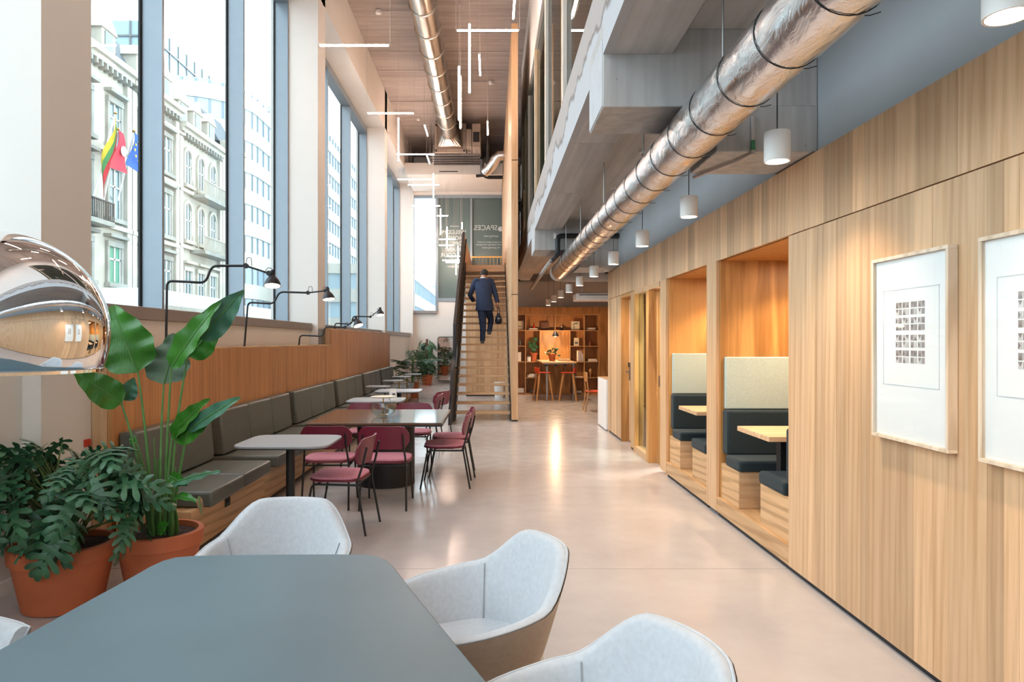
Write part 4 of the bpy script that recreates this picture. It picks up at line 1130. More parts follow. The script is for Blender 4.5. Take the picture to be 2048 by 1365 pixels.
pot = item('shelf_plant', 'round leaved plant in terracotta pot inside the bookcase', 'potted plant', 1068, .945, [('pot', MB().lathe([(.07, 0), (.10, .2), (.115, .2), (.118, .245), (.1, .245), (.09, .22), (0, .22)], n=20, caps=False), terra)], Y=YS + .12)
for k in range(12):
    a = random.uniform(0, 2 * PI); rr = random.uniform(.03, .16); h = random.uniform(.32, .68)
    o = MB().lathe([(0, -.003), (.062, 0), (.058, .004), (0, .006)], n=10, caps=False).build('leaf', leafd, pot)
    o.location = (rr * math.cos(a) - .05 + (.1 if k % 3 == 0 else 0), .4 * rr * math.sin(a) - .02, h); o.rotation_euler = (R(random.uniform(40, 90)), 0, R(random.uniform(-50, 50)))
    MB().tube([(0, 0, .2), tuple(o.location)], .004, 5).build('stem', stemm, pot)
item('jar', 'white lidded jar beside the bookcase plant', 'jar', 1058, .945, [('body', MB().lathe([(.055, 0), (.055, .13)], n=20), white_m), ('lid', MB().lathe([(.06, .131), (.06, .16)], n=20), greyc)], Y=YS + .04)
stack(1066, .49, [(.3, .06, cream, 'thick beige'), (.2, .03, paperw, 'small white')], 'on the second lowest left shelf')
stack(1041, .035, [(.25, .05, paperw, 'bottom white'), (.22, .04, greyc, 'middle grey'), (.24, .04, paperw, 'top white')], 'in the lower left corner')
item('magazine', 'open grey magazine on the lowest shelf left of the stool', 'magazine', 1067, .035, [('pages', MB().prism([(-.12, 0), (.12, 0), (.1, .03), (0, .12), (-.08, .04)], 0, .15, axis=1), greyc)])
stack(1186, .945, [(.28, .04, paperw, 'white'), (.25, .035, cream, 'cream')], 'on the right middle shelf')
item('figurine', 'wooden mask figurine on the lower right shelf', 'figurine', 1182, .49, [('head', MB().lathe([(.015, 0), (.02, .1), (.04, .13), (.05, .18), (.03, .24), (0, .25)], n=14), stoolw)])
stack(1158, .49, [(.26, .02, cream, 'thin cream')], 'on the shelf behind the right stool')
stack(1157, .035, [(.24, .03, paperw, 'lower white'), (.2, .03, cream, 'upper pale')], 'on the lowest shelf behind the right stool')
for k, (px, h, m, lb) in enumerate(((1142.5, .28, cream, 'cream'), (1145, .29, orange, 'orange'), (1147.6, .27, redc, 'red'), (1150.2, .2, cream, 'short cream'))):
    item('book', 'upright %s book in the row at the right end of the bar table' % lb, 'book', px, 1.0, bookparts(.032, h, .2, m), group='upright books on the bar table', Y=18.05)
    COL.objects[-1]
# bar table, stools
YT = 17.9
bt_ = thing('bar_table', 'high bar table with oak top on thin grey legs in front of the bookcase', 'table', (X(1116, YT), YT, 0))
B(X(1082, YT), X(1150, YT), YT - .35, YS + .1, .975, 1.01).build('tabletop', oak_x, bt_, world=True, bevel=.004)
B(X(1085, YT), X(1148, YT), YT - .33, YS + .09, .955, .974).build('apron', steel, bt_, world=True)
for px in (1092, 1144):
    B(X(px, YT) - .02, X(px, YT) + .02, YT - .31, YT - .27, .004, .955).build('leg', steel, bt_, world=True)
B(X(1092, YT), X(1144, YT), YT - .31, YT - .27, 0, .004).build('foot_bar', steel, bt_, world=True)
for px in (1090, 1109, 1127):
    B(X(px, YT) - .04, X(px, YT) + .04, YT - .345, YT - .335, .90, .95).build('power_socket', black, bt_, world=True)
def stool(label, x, y, rz):
    s = thing('bar_stool', label, 'stool', (x, y, 0), rz, 'red bar stools')
    MB().prism(rrect(.38, .38, .12), .72, .75).build('seat', orange, s, bevel=.012, segs=3)
    MB().ring([[(-.2 * math.cos(a) * 1.0, -.16 - .05 * math.sin(a), z) for a in [PI * k / 8 for k in range(9)]] + [(-.18 * math.cos(a), -.14 - .045 * math.sin(a), z) for a in [PI * k / 8 for k in range(8, -1, -1)]] for z in (.75, .86)]).build('backrest', orange, s)
    for sx in (-1, 1):
        for sy in (-1, 1):
            MB().tube([(sx * .12, sy * .12, .72), (sx * .22, sy * .22, 0)], .028, 8, r1=.018).build('leg', stoolw, s, smooth=True)
    MB().tube([(-.18, .19, .28), (.18, .19, .28)], .01, 6).build('footrest', stoolw, s)
    return s
stool('red topped wooden bar stool at the left end of the bar table', X(1086, 17.7), 17.75, R(-80))
stool('red topped wooden bar stool at the right end of the bar table', X(1137, 17.7), 17.75, R(80))
pt = thing('table_plant', 'bushy green plant in terracotta pot on the bar table', 'potted plant', (X(1104, 18.4), 18.4, 1.011))
MB().lathe([(.07, 0), (.1, .15), (.112, .15), (.115, .19), (.1, .19), (.09, .17), (0, .17)], n=22, caps=False).build('pot', terra, pt, smooth=True, angle=30)
for k in range(26):
    a = random.uniform(0, 2 * PI); rr = random.uniform(.03, .2); h = random.uniform(.2, .4) - rr * .5
    o = MB().lathe([(0, -.003), (.05, 0), (.045, .005), (0, .007)], n=8, caps=False).build('leaf', leafd, pt)
    o.scale = (1, .6, 1); o.location = (rr * math.cos(a), rr * math.sin(a) * .7, h); o.rotation_euler = (R(random.uniform(-60, 60)), R(random.uniform(-60, 60)), a)
item2 = thing('candle_holder', 'small copper tealight holder on the bar table in front of the plant', 'candle holder', (X(1107.5, 18.0), 18.0, 1.011))
MB().lathe([(.035, 0), (.04, .05), (.03, .1), (.027, .1), (.034, .05), (.0, .01)], n=18, caps=False).build('holder', copper, item2, smooth=True)
t = thing('wooden_tray', 'low wooden tray lying on the bar table', 'tray', (X(1128, 18.4), 18.4, 1.011))
B(-.16, .16, -.1, .1, 0, .05).build('tray', oak_x, t, bevel=.005); B(-.15, .15, -.09, .09, .051, .056).build('inlay', cream, t)
t = thing('niche_lamp', 'small black glossy pendant lamp glowing in the bookcase niche', 'lamp', (X(1111, 18.9), 18.9, 1.70))
MB().lathe([(.0, .12), (.03, .12), (.05, .08), (.085, .02), (.09, -.02), (.085, -.02), (.07, .03), (.0, .07)], n=24, caps=False).build('shade', black, t, smooth=True)
MB().lathe([(.0, -.03), (.03, -.01), (.03, .02), (0, .05)], n=16, caps=False).build('bulb', lampin, t, smooth=True)
MB().tube([(0, 0, .12), (0, .3, .16), (0, .8, .16)], .005, 6).build('arm', black, t)
light('niche_glow', 'POINT', (X(1111, 18.9), 18.9, 1.62), 26, (1, .65, .35), .04)
# oak chair with orange seat and white counter
t = thing('side_chair', 'light wooden chair with orange seat behind the white counter', 'chair', (2.3, 15.05, 0), R(-90))
MB().prism(rrect(.44, .42, .08), .43, .455).build('seat', orange, t, bevel=.008)
MB().prism(rrect(.40, .20, .08), -.012, .012, axis=1).build('backrest', stoolw, t, bevel=.004).location = (0, -.22, .76)
for sx in (-1, 1):
    MB().tube([(sx * .2, -.26, 0), (sx * .19, -.19, .45), (sx * .17, -.235, .84)], .014, 8).build('leg', stoolw, t, smooth=True)
    MB().tube([(sx * .2, .22, 0), (sx * .18, .17, .43)], .014, 8, r1=.016).build('leg', stoolw, t, smooth=True)
t = thing('counter', 'plain white counter block standing beyond the oak wall', 'counter', (2.3, 12.2, 0))
B(1.97, 2.7, 11.75, 12.65, .02, .885).build('body', white_m, t, world=True, bevel=.004)
B(1.985, 2.69, 11.76, 12.64, 0, .02).build('plinth', greyc, t, world=True)
B(1.97, 2.7, 11.75, 12.65, .8855, .892).build('top', oak_flat, t, world=True)
t = thing('white_bin', 'white lidded bin behind the stairs', 'bin', (.35, 19.0, 0))
MB().lathe([(.13, 0), (.15, .38)], (-.13, -.4, 0), 22).build('body', white_m, t, smooth=True)
MB().lathe([(.155, .381), (.155, .43), (.0, .44)], (-.13, -.4, 0), 22, caps=False).build('lid', white_m, t, smooth=True)

# mirrors in the far left corner
t = thing('floor_mirror', 'tall round cornered mirror leaning on the rear wall left of the stairs', 'mirror', (X(895, 24.9), 24.85, 0))
MB().prism([(x, z + .9) for x, z in rrect(.72, 1.62, .09)], -.01, .03, axis=1).build('frame', black, t)
MB().prism([(x, z + .9) for x, z in rrect(.67, 1.57, .07)], -.018, -.0101, axis=1).build('mirror_glass', mirrorm, t)
t = thing('small_mirror', 'small framed panel standing behind the palm', 'mirror', (X(796, 23.5), 23.5, 0))
B(-.25, .25, 0, .03, 0, .98).build('frame', table_wood, t); B(-.22, .22, -.005, 0, .03, .95).build('panel', mat('dusky_panel', 'b09a8e', .4), t)
# ================================================================ PLANTS
def blade(base, tip, width, up, bend=.1, fold=.15, nl=12, nw=3, droop=0, shape=(.62, .85), twist=0):
    """big entire leaf between two points; returns MB"""
    base, tip = Vector(base), Vector(tip); d = tip - base; L = d.length; dn = d.normalized()
    up = Vector(up); side = dn.cross(up).normalized(); nrm = side.cross(dn).normalized()
    mid = (base + tip) / 2 + nrm * bend * L
    rows = []
    for j in range(nl + 1):
        t = j / nl
        c = base * (1 - t) ** 2 + mid * 2 * t * (1 - t) + tip * t * t
        w = width / 2 * (math.sin(PI * min(1, t ** shape[0] * .98 + .01)) ** shape[1])
        ca, sa = math.cos(twist * (t - .3)), math.sin(twist * (t - .3))
        sd = side * ca + nrm * sa; nn = nrm * ca - side * sa
        row = []
        for i in range(-nw, nw + 1):
            u = i / nw
            rip = .012 * math.sin(t * 22 + (2 if i > 0 else 0)) * abs(u) * width / .2
            row.append(c + sd * (w * u * math.cos(fold * abs(u))) + nn * (w * abs(u) * math.sin(fold) + rip - droop * w * u * u))
        rows.append(row)
    W = 2 * nw + 1
    m_ = MB(); m_.add([p for r in rows for p in r], [(j * W + i, j * W + i + 1, (j + 1) * W + i + 1, (j + 1) * W + i) for j in range(nl) for i in range(2 * nw)])
    m_.mid = [(r[nw] + nrm * .002) for r in rows]
    return m_
def strel_mat(name, top, under):
    m, nt, b = nodes(name)
    tc = N(nt, 'ShaderNodeTexCoord'); wv = N(nt, 'ShaderNodeTexWave'); wv.inputs['Scale'].default_value = 22; wv.inputs['Distortion'].default_value = 1.5
    nt.links.new(tc.outputs['Object'], wv.inputs['Vector'])
    mpn = coords(nt, (5, 5, 5)); no = N(nt, 'ShaderNodeTexNoise'); nt.links.new(mpn.outputs[0], no.inputs['Vector']); no.inputs['Scale'].default_value = 1
    c = lin(top); r = ramp(nt, no.outputs[0], [(.3, tuple(v * .7 for v in c[:3]) + (1,)), (.7, tuple(v * 1.25 for v in c[:3]) + (1,))])
    nt.links.new(r.outputs[0], b.inputs['Base Color']); b.inputs['Roughness'].default_value = .33
    bump(nt, b, wv.outputs[0], .12, .004)
    b.inputs['Subsurface Weight'].default_value = 0
    return m
sl = strel_mat('strelitzia_leaf', '2f6e1c', 0); sl2 = strel_mat('strelitzia_leaf_blue', '44745c', 0)
def potted(name, label, x, y, r, h, taper=.74, rimh=.09):
    t = thing(name, label, 'potted plant', (x, y, 0))
    rb = r * taper
    MB().lathe([(rb * .9, 0), (rb, .006), (r * .93, h - rimh), (r * .93 + .001, h - rimh + .003), (r * .985, h - rimh + .006), (r, h - .006), (r - .008, h), (r - .03, h), (r - .035, h - .05), (0, h - .05)], n=48, caps=False).build('pot', terra, t, smooth=True, angle=35)
    m_ = MB(); n = 28; rings = []
    for j in range(7):
        rr = (r - .032) * j / 6 if j else .002
        rings.append([(rr * math.cos(2 * PI * k / n), rr * math.sin(2 * PI * k / n), h - .035 + random.uniform(-.004, .008)) for k in range(n)])
    m_.ring(rings, True, False).build('soil', soil, t)
    return t
YL = 4.28
t = potted('strelitzia_plant', 'tall bird of paradise plant with big paddle leaves in a terracotta pot by the bench', X(320, YL), YL, .255, .37)
SB_ = Vector((X(320, YL), YL, .33))
def strel(base, tip, width_px, Yb=YL, Yt=YL, up=(0, -1, .25), bend=.05, fold=.12, m=None, root=None, droop=0, twist=0, shape=(.62, .8), wave=0):
    b_ = P(base[0], base[1], Yb); t_ = P(tip[0], tip[1], Yt)
    mb = blade(b_, t_, width_px * YL / F, up, bend, fold, 16, 4, droop, shape, twist)
    lf = mb.build('leaf', m or sl, t, smooth=True, world=True, angle=80)
    MB().tube(mb.mid, .005, 6, r1=.0015).build('midrib', stemm, lf, world=True, smooth=True)
    if root is not False:
        s0 = SB_ + Vector(((root or 0) * .004, random.uniform(-.04, .04), 0))
        c_ = Vector((s0.x * .75 + b_.x * .25, s0.y, s0.z + (b_.z - s0.z) * .55))
        pts = [s0 * (1 - k / 8) ** 2 + c_ * 2 * (k / 8) * (1 - k / 8) + b_ * (k / 8) ** 2 for k in range(9)]
        MB().tube(pts, .013, 8, r1=.0055).build('stem', stemm, t, world=True, smooth=True)
strel((276, 744), (226, 610), 112, root=-6, bend=.08, fold=.15)
strel((243, 806), (146, 742), 62, Yt=4.1, up=(0, -1, .6), root=-16, bend=.1, fold=.25)
strel((250, 800), (268, 755), 40, Yb=4.35, Yt=4.35, root=False, m=sl2, up=(.6, -1, .3), fold=.4)
strel((328, 768), (348, 666), 92, Yb=4.4, Yt=4.5, root=4, m=leafu, up=(0, -1, -.4), bend=-.1)
strel((343, 735), (441, 603), 58, Yt=4.2, root=8, up=(-.5, -1, 0), fold=.3, bend=.05)
strel((400, 676), (487, 580), 60, Yb=4.3, Yt=4.2, root=False, m=sl2, up=(.5, -1, .1), fold=.25, bend=-.04)
strel((376, 712), (437, 644), 66, Yb=4.36, Yt=4.4, root=12, up=(.2, -1, .1), fold=.15, bend=-.1)
strel((344, 872), (419, 797), 42, Yt=4.1, root=10, up=(-.4, -1, .3), fold=.3)
strel((376, 862), (481, 794), 34, Yb=4.2, Yt=4.0, root=20, up=(.3, -1, .5), fold=.3, m=sl2, shape=(.8, .8))
strel((352, 880), (424, 838), 40, Yb=4.25, Yt=4.15, root=False, up=(.3, -1, .2), fold=.2)
strel((345, 968), (441, 942), 32, Yb=4.15, Yt=3.95, root=22, up=(0, -.6, 1), fold=.2, m=sl2, droop=.3)
strel((340, 952), (375, 970), 26, Yb=4.2, Yt=4.1, root=False, up=(0, -1, .4), fold=.2)
strel((345, 1003), (402, 1008), 22, Yb=4.15, Yt=4.0, root=24, up=(0, -.7, 1), fold=.2, bend=.35)
strel((398, 992), (405, 1030), 12, Yb=4.0, Yt=3.98, root=False, m=brownl, up=(0, -1, 0))
strel((318, 1062), (338, 1045), 26, Yb=4.1, Yt=4.02, root=False, up=(0, -1, .4), fold=.2)
strel((270, 872), (262, 890), 16, root=-14, up=(0, -1, 0))
for k in range(7):
    a = random.uniform(-1, 1)
    MB().tube([SB_ + Vector((a * .07, random.uniform(-.05, .05), 0)), SB_ + Vector((a * .1, 0, random.uniform(.3, .62)))], .012, 6, r1=.003).build('stem', stemm, t, world=True, smooth=True)

# philodendron: lobed leaves, shared meshes
def lobed(seed):
    rnd = random.Random(seed); m_ = MB(); L = .27
    nl = 6
    def mid(t_): return Vector((0, L * t_, .03 * math.sin(PI * t_) - .05 * t_ * t_))
    # central web
    ws = []
    for j in range(11):
        t_ = j / 10; w = .04 * math.sin(PI * min(1, (t_ * .92 + .06))) ** .7
        ws.append((mid(t_), w))
    vs = []
    for c, w in ws: vs += [c + Vector((-w, 0, .006)), c, c + Vector((w, 0, .006))]
    m_.add(vs, [(j * 3 + i, j * 3 + i + 1, j * 3 + i + 4, j * 3 + i + 3) for j in range(10) for i in range(2)])
    for s in (-1, 1):
        for i in range(nl):
            t_ = .02 + .9 * i / (nl - 1)
            ang = R(128 - 100 * i / (nl - 1) + rnd.uniform(-5, 5))
            ln = (.052 + .07 * math.sin(PI * min(1, (.22 + .72 * i / (nl - 1))))) * rnd.uniform(.9, 1.1)
            wd = .0215 * rnd.uniform(.85, 1.15)
            dr = Vector((s * math.sin(ang), math.cos(ang), 0)); pe = Vector((-dr.y * s, dr.x * s, 0)) * s
            c0 = mid(t_); rows = []
            for k, (f_, wf) in enumerate(((0, .9), (.35, .75), (.7, 1.0), (.92, .62), (1, .12))):
                z = .008 + .016 * f_ - .045 * f_ * f_
                cc = c0 + dr * ln * f_ + Vector((0, .018 * f_ * f_, z))
                rows += [cc - pe * wd * wf, cc + Vector((0, 0, .003)), cc + pe * wd * wf]
            m_.add(rows, [(k * 3 + q_, k * 3 + q_ + 1, k * 3 + q_ + 4, k * 3 + q_ + 3) for k in range(4) for q_ in range(2)])
    me = bpy.data.meshes.new('lobed_leaf'); me.from_pydata([tuple(v) for v in m_.v], [], m_.f)
    me.materials.append(leafd); me.polygons.foreach_set('use_smooth', [True] * len(me.polygons)); return me
LM = [lobed(i) for i in range(4)]
t = potted('philodendron_plant', 'bushy dark green philodendron with lobed leaves in the nearest terracotta pot', -2.52, 4.02, .285, .37)
rnd = random.Random(11)
base = Vector((-2.52, 4.02, .33))
cnt = 0
while cnt < 86:
    a = rnd.uniform(0, 2 * PI); el = rnd.uniform(-.12, 1.0)
    rad = .53 * math.cos(el * 1.15) * rnd.uniform(.6, 1.0)
    e = base + Vector((math.cos(a) * rad, math.sin(a) * rad * .62,   .19 + .42 * math.sin(max(el, -.2) * 1.45) * rnd.uniform(.85, 1.03)))
    if e.x < -2.84 or e.z < .45 or (e.x > -1.98): continue
    if e.y > 4.6: continue
    cnt += 1
    hd = math.atan2(e.y - base.y, e.x - base.x) - PI / 2 + rnd.uniform(-1.1, 1.1)
    sc = rnd.uniform(.6, .95)
    o = bpy.data.objects.new('leaf', LM[cnt % 4]); COL.objects.link(o); o.parent = t
    o.location = e - wloc(t); o.scale = (sc, sc, sc)
    pitch = R(rnd.uniform(-75, 15) - (20 if el < .2 else 0))
    o.rotation_euler = Euler((pitch, rnd.uniform(-.8, .8), hd), 'XYZ')
    if cnt % 1 == 0:
        s0 = base + Vector((rnd.uniform(-.08, .08), rnd.uniform(-.08, .08), 0)); c_ = Vector((s0.x * .6 + e.x * .4, s0.y * .6 + e.y * .4, s0.z + (e.z - s0.z) * .8))
        pts = [s0 * (1 - k / 5) ** 2 + c_ * 2 * (k / 5) * (1 - k / 5) + e * (k / 5) ** 2 for k in range(6)]
        MB().tube(pts, .0048, 5, r1=.003).build('stem', stemd, t, world=True)
# far palm and climbing plant
def frond(L, n, droop, w=.03):
    m_ = MB(); pts = []
    for k in range(n + 1):
        t_ = k / n; pts.append(Vector((0, L * t_ * math.cos(.9 - droop * t_), L * t_ * math.sin(.9 - droop * t_))))
    m_.tube(pts, .006, 4, r1=.002)
    for k in range(3, n + 1):
        for s in (-1, 1):
            c = pts[k]; ll = L * .36 * math.sin(PI * (.2 + .7 * k / n)); d = Vector((s * .8, .55, -.15)).normalized() * ll
            pe = Vector((0, w, 0))
            m_.add([c, c + d * .5 + pe + Vector((0, 0, .01)), c + d + Vector((0, 0, -.03)), c + d * .5 - pe], [(0, 1, 2, 3)])
    me = bpy.data.meshes.new('frond'); me.from_pydata([tuple(v) for v in m_.v], [], m_.f); me.materials.append(palmm); return me
FM = [frond(1.0, 12, .6), frond(.9, 11, 1.1), frond(.8, 10, 1.4)]
YP = 18.6
t = potted('kentia_palm', 'feathery palm in a terracotta pot at the end of the wall benches', X(822, YP), YP, .17, .42)
t.location.x += .06
for k in range(34):
    o = bpy.data.objects.new('frond', FM[k % 3]); COL.objects.link(o); o.parent = t
    h = rnd.uniform(.35, 1.0); o.location = (rnd.uniform(-.03, .03), rnd.uniform(-.03, .03), h); s = rnd.uniform(.6, .85)
    o.scale = (s, s, s); o.rotation_euler = (R(rnd.uniform(-5, 25)), 0, rnd.uniform(0, 2 * PI))
for k in range(6): MB().tube([(rnd.uniform(-.05, .05), rnd.uniform(-.05, .05), .38), (rnd.uniform(-.04, .04), 0, 1.1)], .01, 6).build('stem', stemm, t)
t = potted('climbing_plant', 'dense leafy climbing plant on a moss pole in a terracotta pot by the rear wall', X(855, 24.2), 24.0, .21, .36)
MB().lathe([(.04, .3), (.04, 1.62)], n=10).build('moss_pole', mat('moss_pole', '6b4a34', .9, bmp=.5), t)
for k in range(110):
    h = rnd.uniform(.45, 1.55); a = rnd.uniform(0, 2 * PI); rr = rnd.uniform(.1, .34) * (1.1 - abs(h - .95) * .6)
    if k < 30: rr *= .6
    o = bpy.data.objects.new('leaf', LM[k % 4]); COL.objects.link(o); o.parent = t
    o.location = (rr * math.cos(a), rr * math.sin(a), h); o.scale = (.75,) * 3; o.rotation_euler = (R(rnd.uniform(-75, -15)), rnd.uniform(-.5, .5), a - PI / 2)

# ================================================================ MAN ON THE STAIRS
t = thing('person', 'man in navy suit climbing the stairs, back to us, dark bag in right hand', 'person', (-.17, 15.6, 1.494))
J = lambda px, py, Y: P(px, py, Y) - wloc(t)
footL = J(965, 682, 15.50); kneeL = J(966, 655, 15.62); hipL = J(964, 620, 15.72)
footR = J(978.5, 664, 15.66); kneeR = J(982, 640, 15.92); hipR = J(975.5, 620, 15.72)
pelv = J(969.5, 613, 15.72); waist = J(968, 594, 15.78); chest = J(967, 571, 15.92); neck = J(966.5, 556, 16.02); head = J(969, 546, 16.08); crown = J(970, 538.5, 16.10)
shL = J(949, 563, 15.95); elL = J(940, 590, 15.88); haL = J(946, 600, 16.12)
shR = J(984, 563, 15.95); elR = J(990.5, 587, 15.88); haR = J(995, 606, 15.80)
def skinmesh(name, joints, edges, radii, m, par, root=0, sub=2):
    me = bpy.data.meshes.new(name); me.from_pydata([tuple(v) for v in joints], edges, [])
    bm = bmesh.new(); bm.from_mesh(me); lay = bm.verts.layers.skin.verify()
    bm.verts.ensure_lookup_table()
    for i, r_ in enumerate(radii):
        bm.verts[i][lay].radius = r_ if isinstance(r_, tuple) else (r_, r_)
        if i == root: bm.verts[i][lay].use_root = True
    bm.to_mesh(me); bm.free(); me.materials.append(m)
    o = bpy.data.objects.new(name, me); COL.objects.link(o); o.parent = par
    o.modifiers.new('skin', 'SKIN').use_smooth_shade = True
    s_ = o.modifiers.new('sub', 'SUBSURF'); s_.levels = sub; s_.render_levels = sub
    return o
js = [pelv, waist, chest, neck, head, crown, shL, elL, haL, shR, elR, haR, hipL, kneeL, footL, hipR, kneeR, footR]
ed = [(0, 1), (1, 2), (2, 3), (3, 4), (4, 5), (2, 6), (6, 7), (7, 8), (2, 9), (9, 10), (10, 11), (0, 12), (12, 13), (13, 14), (0, 15), (15, 16), (16, 17)]
rd = [.11, .11, .10, .05, .078, .06, .045, .04, .028, .045, .04, .028, .065, .042, .034, .065, .042, .034]
for hnd, sg in ((8, -1), (11, 1)):   # palms and fingers
    w0 = js[hnd]; k0 = len(js)
    d = Vector((0, .03, -.05)) if sg > 0 else Vector((.04, .04, -.01))
    js.append(w0 + d); rd.append(.026); ed.append((hnd, k0))
    for q_ in range(4):
        a_ = w0 + d * 1.5 + Vector(((q_ - 1.5) * .017, .0, 0)); b2 = a_ + d * .55 + Vector((0, .01, 0)); c2 = b2 + Vector((0, .02, .012))
        n0 = len(js); js += [a_, b2, c2]; rd += [.0095, .0085, .008]; ed += [(k0, n0), (n0, n0 + 1), (n0 + 1, n0 + 2)]
    n0 = len(js); js += [w0 + d * .9 + Vector((-sg * .035, .01, 0)), w0 + d * 1.4 + Vector((-sg * .04, .02, 0))]; rd += [.011, .009]; ed += [(k0, n0), (n0, n0 + 1)]
skinmesh('body', js, ed, rd, skin, t)
def ell(c, rx, ry, n=20, tilt=0):
    return [Vector(c) + Vector((rx * math.cos(a), ry * math.sin(a), tilt * math.sin(a))) for a in [2 * PI * k / n for k in range(n)]]
def loft(rings, name, m, par, **k): return MB().ring(rings).build(name, m, par, smooth=True, angle=70, **k)
hem = pelv + Vector((0, -.01, -.09))
jk = MB().ring([ell(hem, .215, .15), ell(pelv, .205, .15), ell(waist, .178, .13), ell((waist + chest) / 2, .195, .135), ell(chest, .215, .145), ell(chest + Vector((0, .03, .07)), .215, .14), ell(neck + Vector((0, -.03, -.05)), .185, .12), ell(neck + Vector((0, -.02, -.015)), .10, .085), ell(neck + Vector((0, -.01, .0)), .075, .07)])
jk.tube([shL + Vector((.10, 0, .03)), shL + Vector((.02, 0, .0)), shL + Vector((-.01, 0, -.06)), elL, haL], .085, 12, r1=.05)
jk.tube([shR + Vector((-.10, 0, .03)), shR + Vector((-.02, 0, .0)), shR + Vector((.01, 0, -.06)), elR, haR + Vector((0, 0, .02))], .085, 12, r1=.05)
o = jk.build('jacket', navy, t, smooth=True, angle=80)
tr = MB().ring([ell(hipL + Vector((.03, 0, .06)), .11, .12), ell(hipL, .105, .12), ell((hipL + kneeL) / 2, .088, .095), ell(kneeL, .072, .075), ell((kneeL + footL) / 2, .062, .066), ell(footL + Vector((0, 0, .0)), .058, .06)])
tr.ring([ell(hipR + Vector((-.03, 0, .06)), .11, .12), ell(hipR, .105, .12), ell((hipR + kneeR) / 2, .088, .095), ell(kneeR, .07, .075), ell((kneeR + footR) / 2, .06, .064), ell(footR, .055, .058)])
tr.build('trousers', navy, t, smooth=True, angle=80)
MB().ring([ell(neck + Vector((0, 0, -.035)), .078, .068), ell(neck + Vector((0, 0, .025)), .066, .06)]).build('collar', shirt, t, smooth=True)
hr = MB()
c_ = head + Vector((0, .0, .005)); rg = []
for j in range(9):
    ph = -.45 + (PI / 2 + .45) * j / 8
    rg.append([c_ + Vector((.088 * math.cos(ph) * math.cos(a), .1 * math.cos(ph) * math.sin(a) - .012, (.095 if ph > 0 else .11) * math.sin(ph))) for a in [2 * PI * k / 20 for k in range(20)]])
hr.ring(rg).build('hair', hair, t, smooth=True)
for sg in (-1, 1):
    MB().lathe([(0, -.006), (.02, -.004), (.026, .002), (.02, .006), (0, .006)], n=12, axis=0, caps=False).build('ear', skin, t, smooth=True).location = head + Vector((sg * .09, .01, -.005))
for ft, nm in ((footL, 0), (footR, 1)):
    zz = (0 if nm == 0 else ft.z - .05)
    y_ = ft.y
    MB().ring([[(ft.x + a * .042, y_ - .07, zz + b_ * .05) for a, b_ in ((-1, 0), (1, 0), (.8, 1.3), (-.8, 1.3))],
               [(ft.x + a * .046, y_ + .02, zz + b_ * .05) for a, b_ in ((-1, 0), (1, 0), (.8, 1.5), (-.8, 1.5))],
               [(ft.x + a * .05, y_ + .13, zz + b_ * .05) for a, b_ in ((-1, 0), (1, 0), (.7, .8), (-.7, .8))],
               [(ft.x + a * .03, y_ + .19, zz + b_ * .05) for a, b_ in ((-1, 0), (1, 0), (.7, .5), (-.7, .5))]]).build('shoe', shoe, t, bevel=.008)
bg = thing('briefcase', 'soft dark leather bag hanging from the right hand of the man on the stairs', 'bag', P(997, 638, 15.8))
MB().ring([ell((0, 0, z), rx, ry, 16) for z, rx, ry in ((-.115, .02, .05), (-.105, .055, .12), (-.06, .085, .17), (0, .08, .17), (.07, .055, .15), (.13, .03, .12), (.14, .01, .1))]).build('bag_body', mat('dark_bag_leather', '1a2230', .5), bg, smooth=True)
for sg in (-1, 1):
    MB().tube([(sg * .03, -.08, .12), (sg * .02, -.04, .24), (0, 0, .29), (sg * .02, .04, .24), (sg * .03, .08, .12)], .008, 6).build('handle', black, bg, smooth=True)
B(-.02, .03, -.176, -.17, -.0, .02).build('clasp', steel, bg)

# ================================================================ OUTSIDE
road = struct('ground_street')
B(-60, -3.7, -20, 220, -.5, -.25).build('asphalt', mat('asphalt', '77787a', .8), road)
B(-6.2, -3.7, -20, 120, -.25, -.12).build('pavement', mat('pavement_stone', 'a8a39c', .8), road)
B(-21.9, -19.4, -20, 120, -.25, -.12).build('pavement', MATS['pavement_stone'], road)
stone = mat('pale_limestone', 'b3afa3', .85, var=.08, scale=.8)
stone2 = mat('grey_limestone', '8f9089', .85, var=.1, scale=1.1)
slate_r = mat('slate_roof', '5d656c', .6, var=.05)
wdark = mat('dark_window_glass', '5f7376', .08, var=.05, scale=1, spec=1)
wframe = mat('white_sash', 'cfd3ce', .6)
greensh = mat('green_shutter', '4f8a70', .6)
pale_conc = mat('pale_cladding', 'b9b8ae', .7, var=.05)
blueglass = mat('curtain_wall_glass', '9db4c0', .08, var=.04, scale=.2, spec=1)
FXW = -22.0
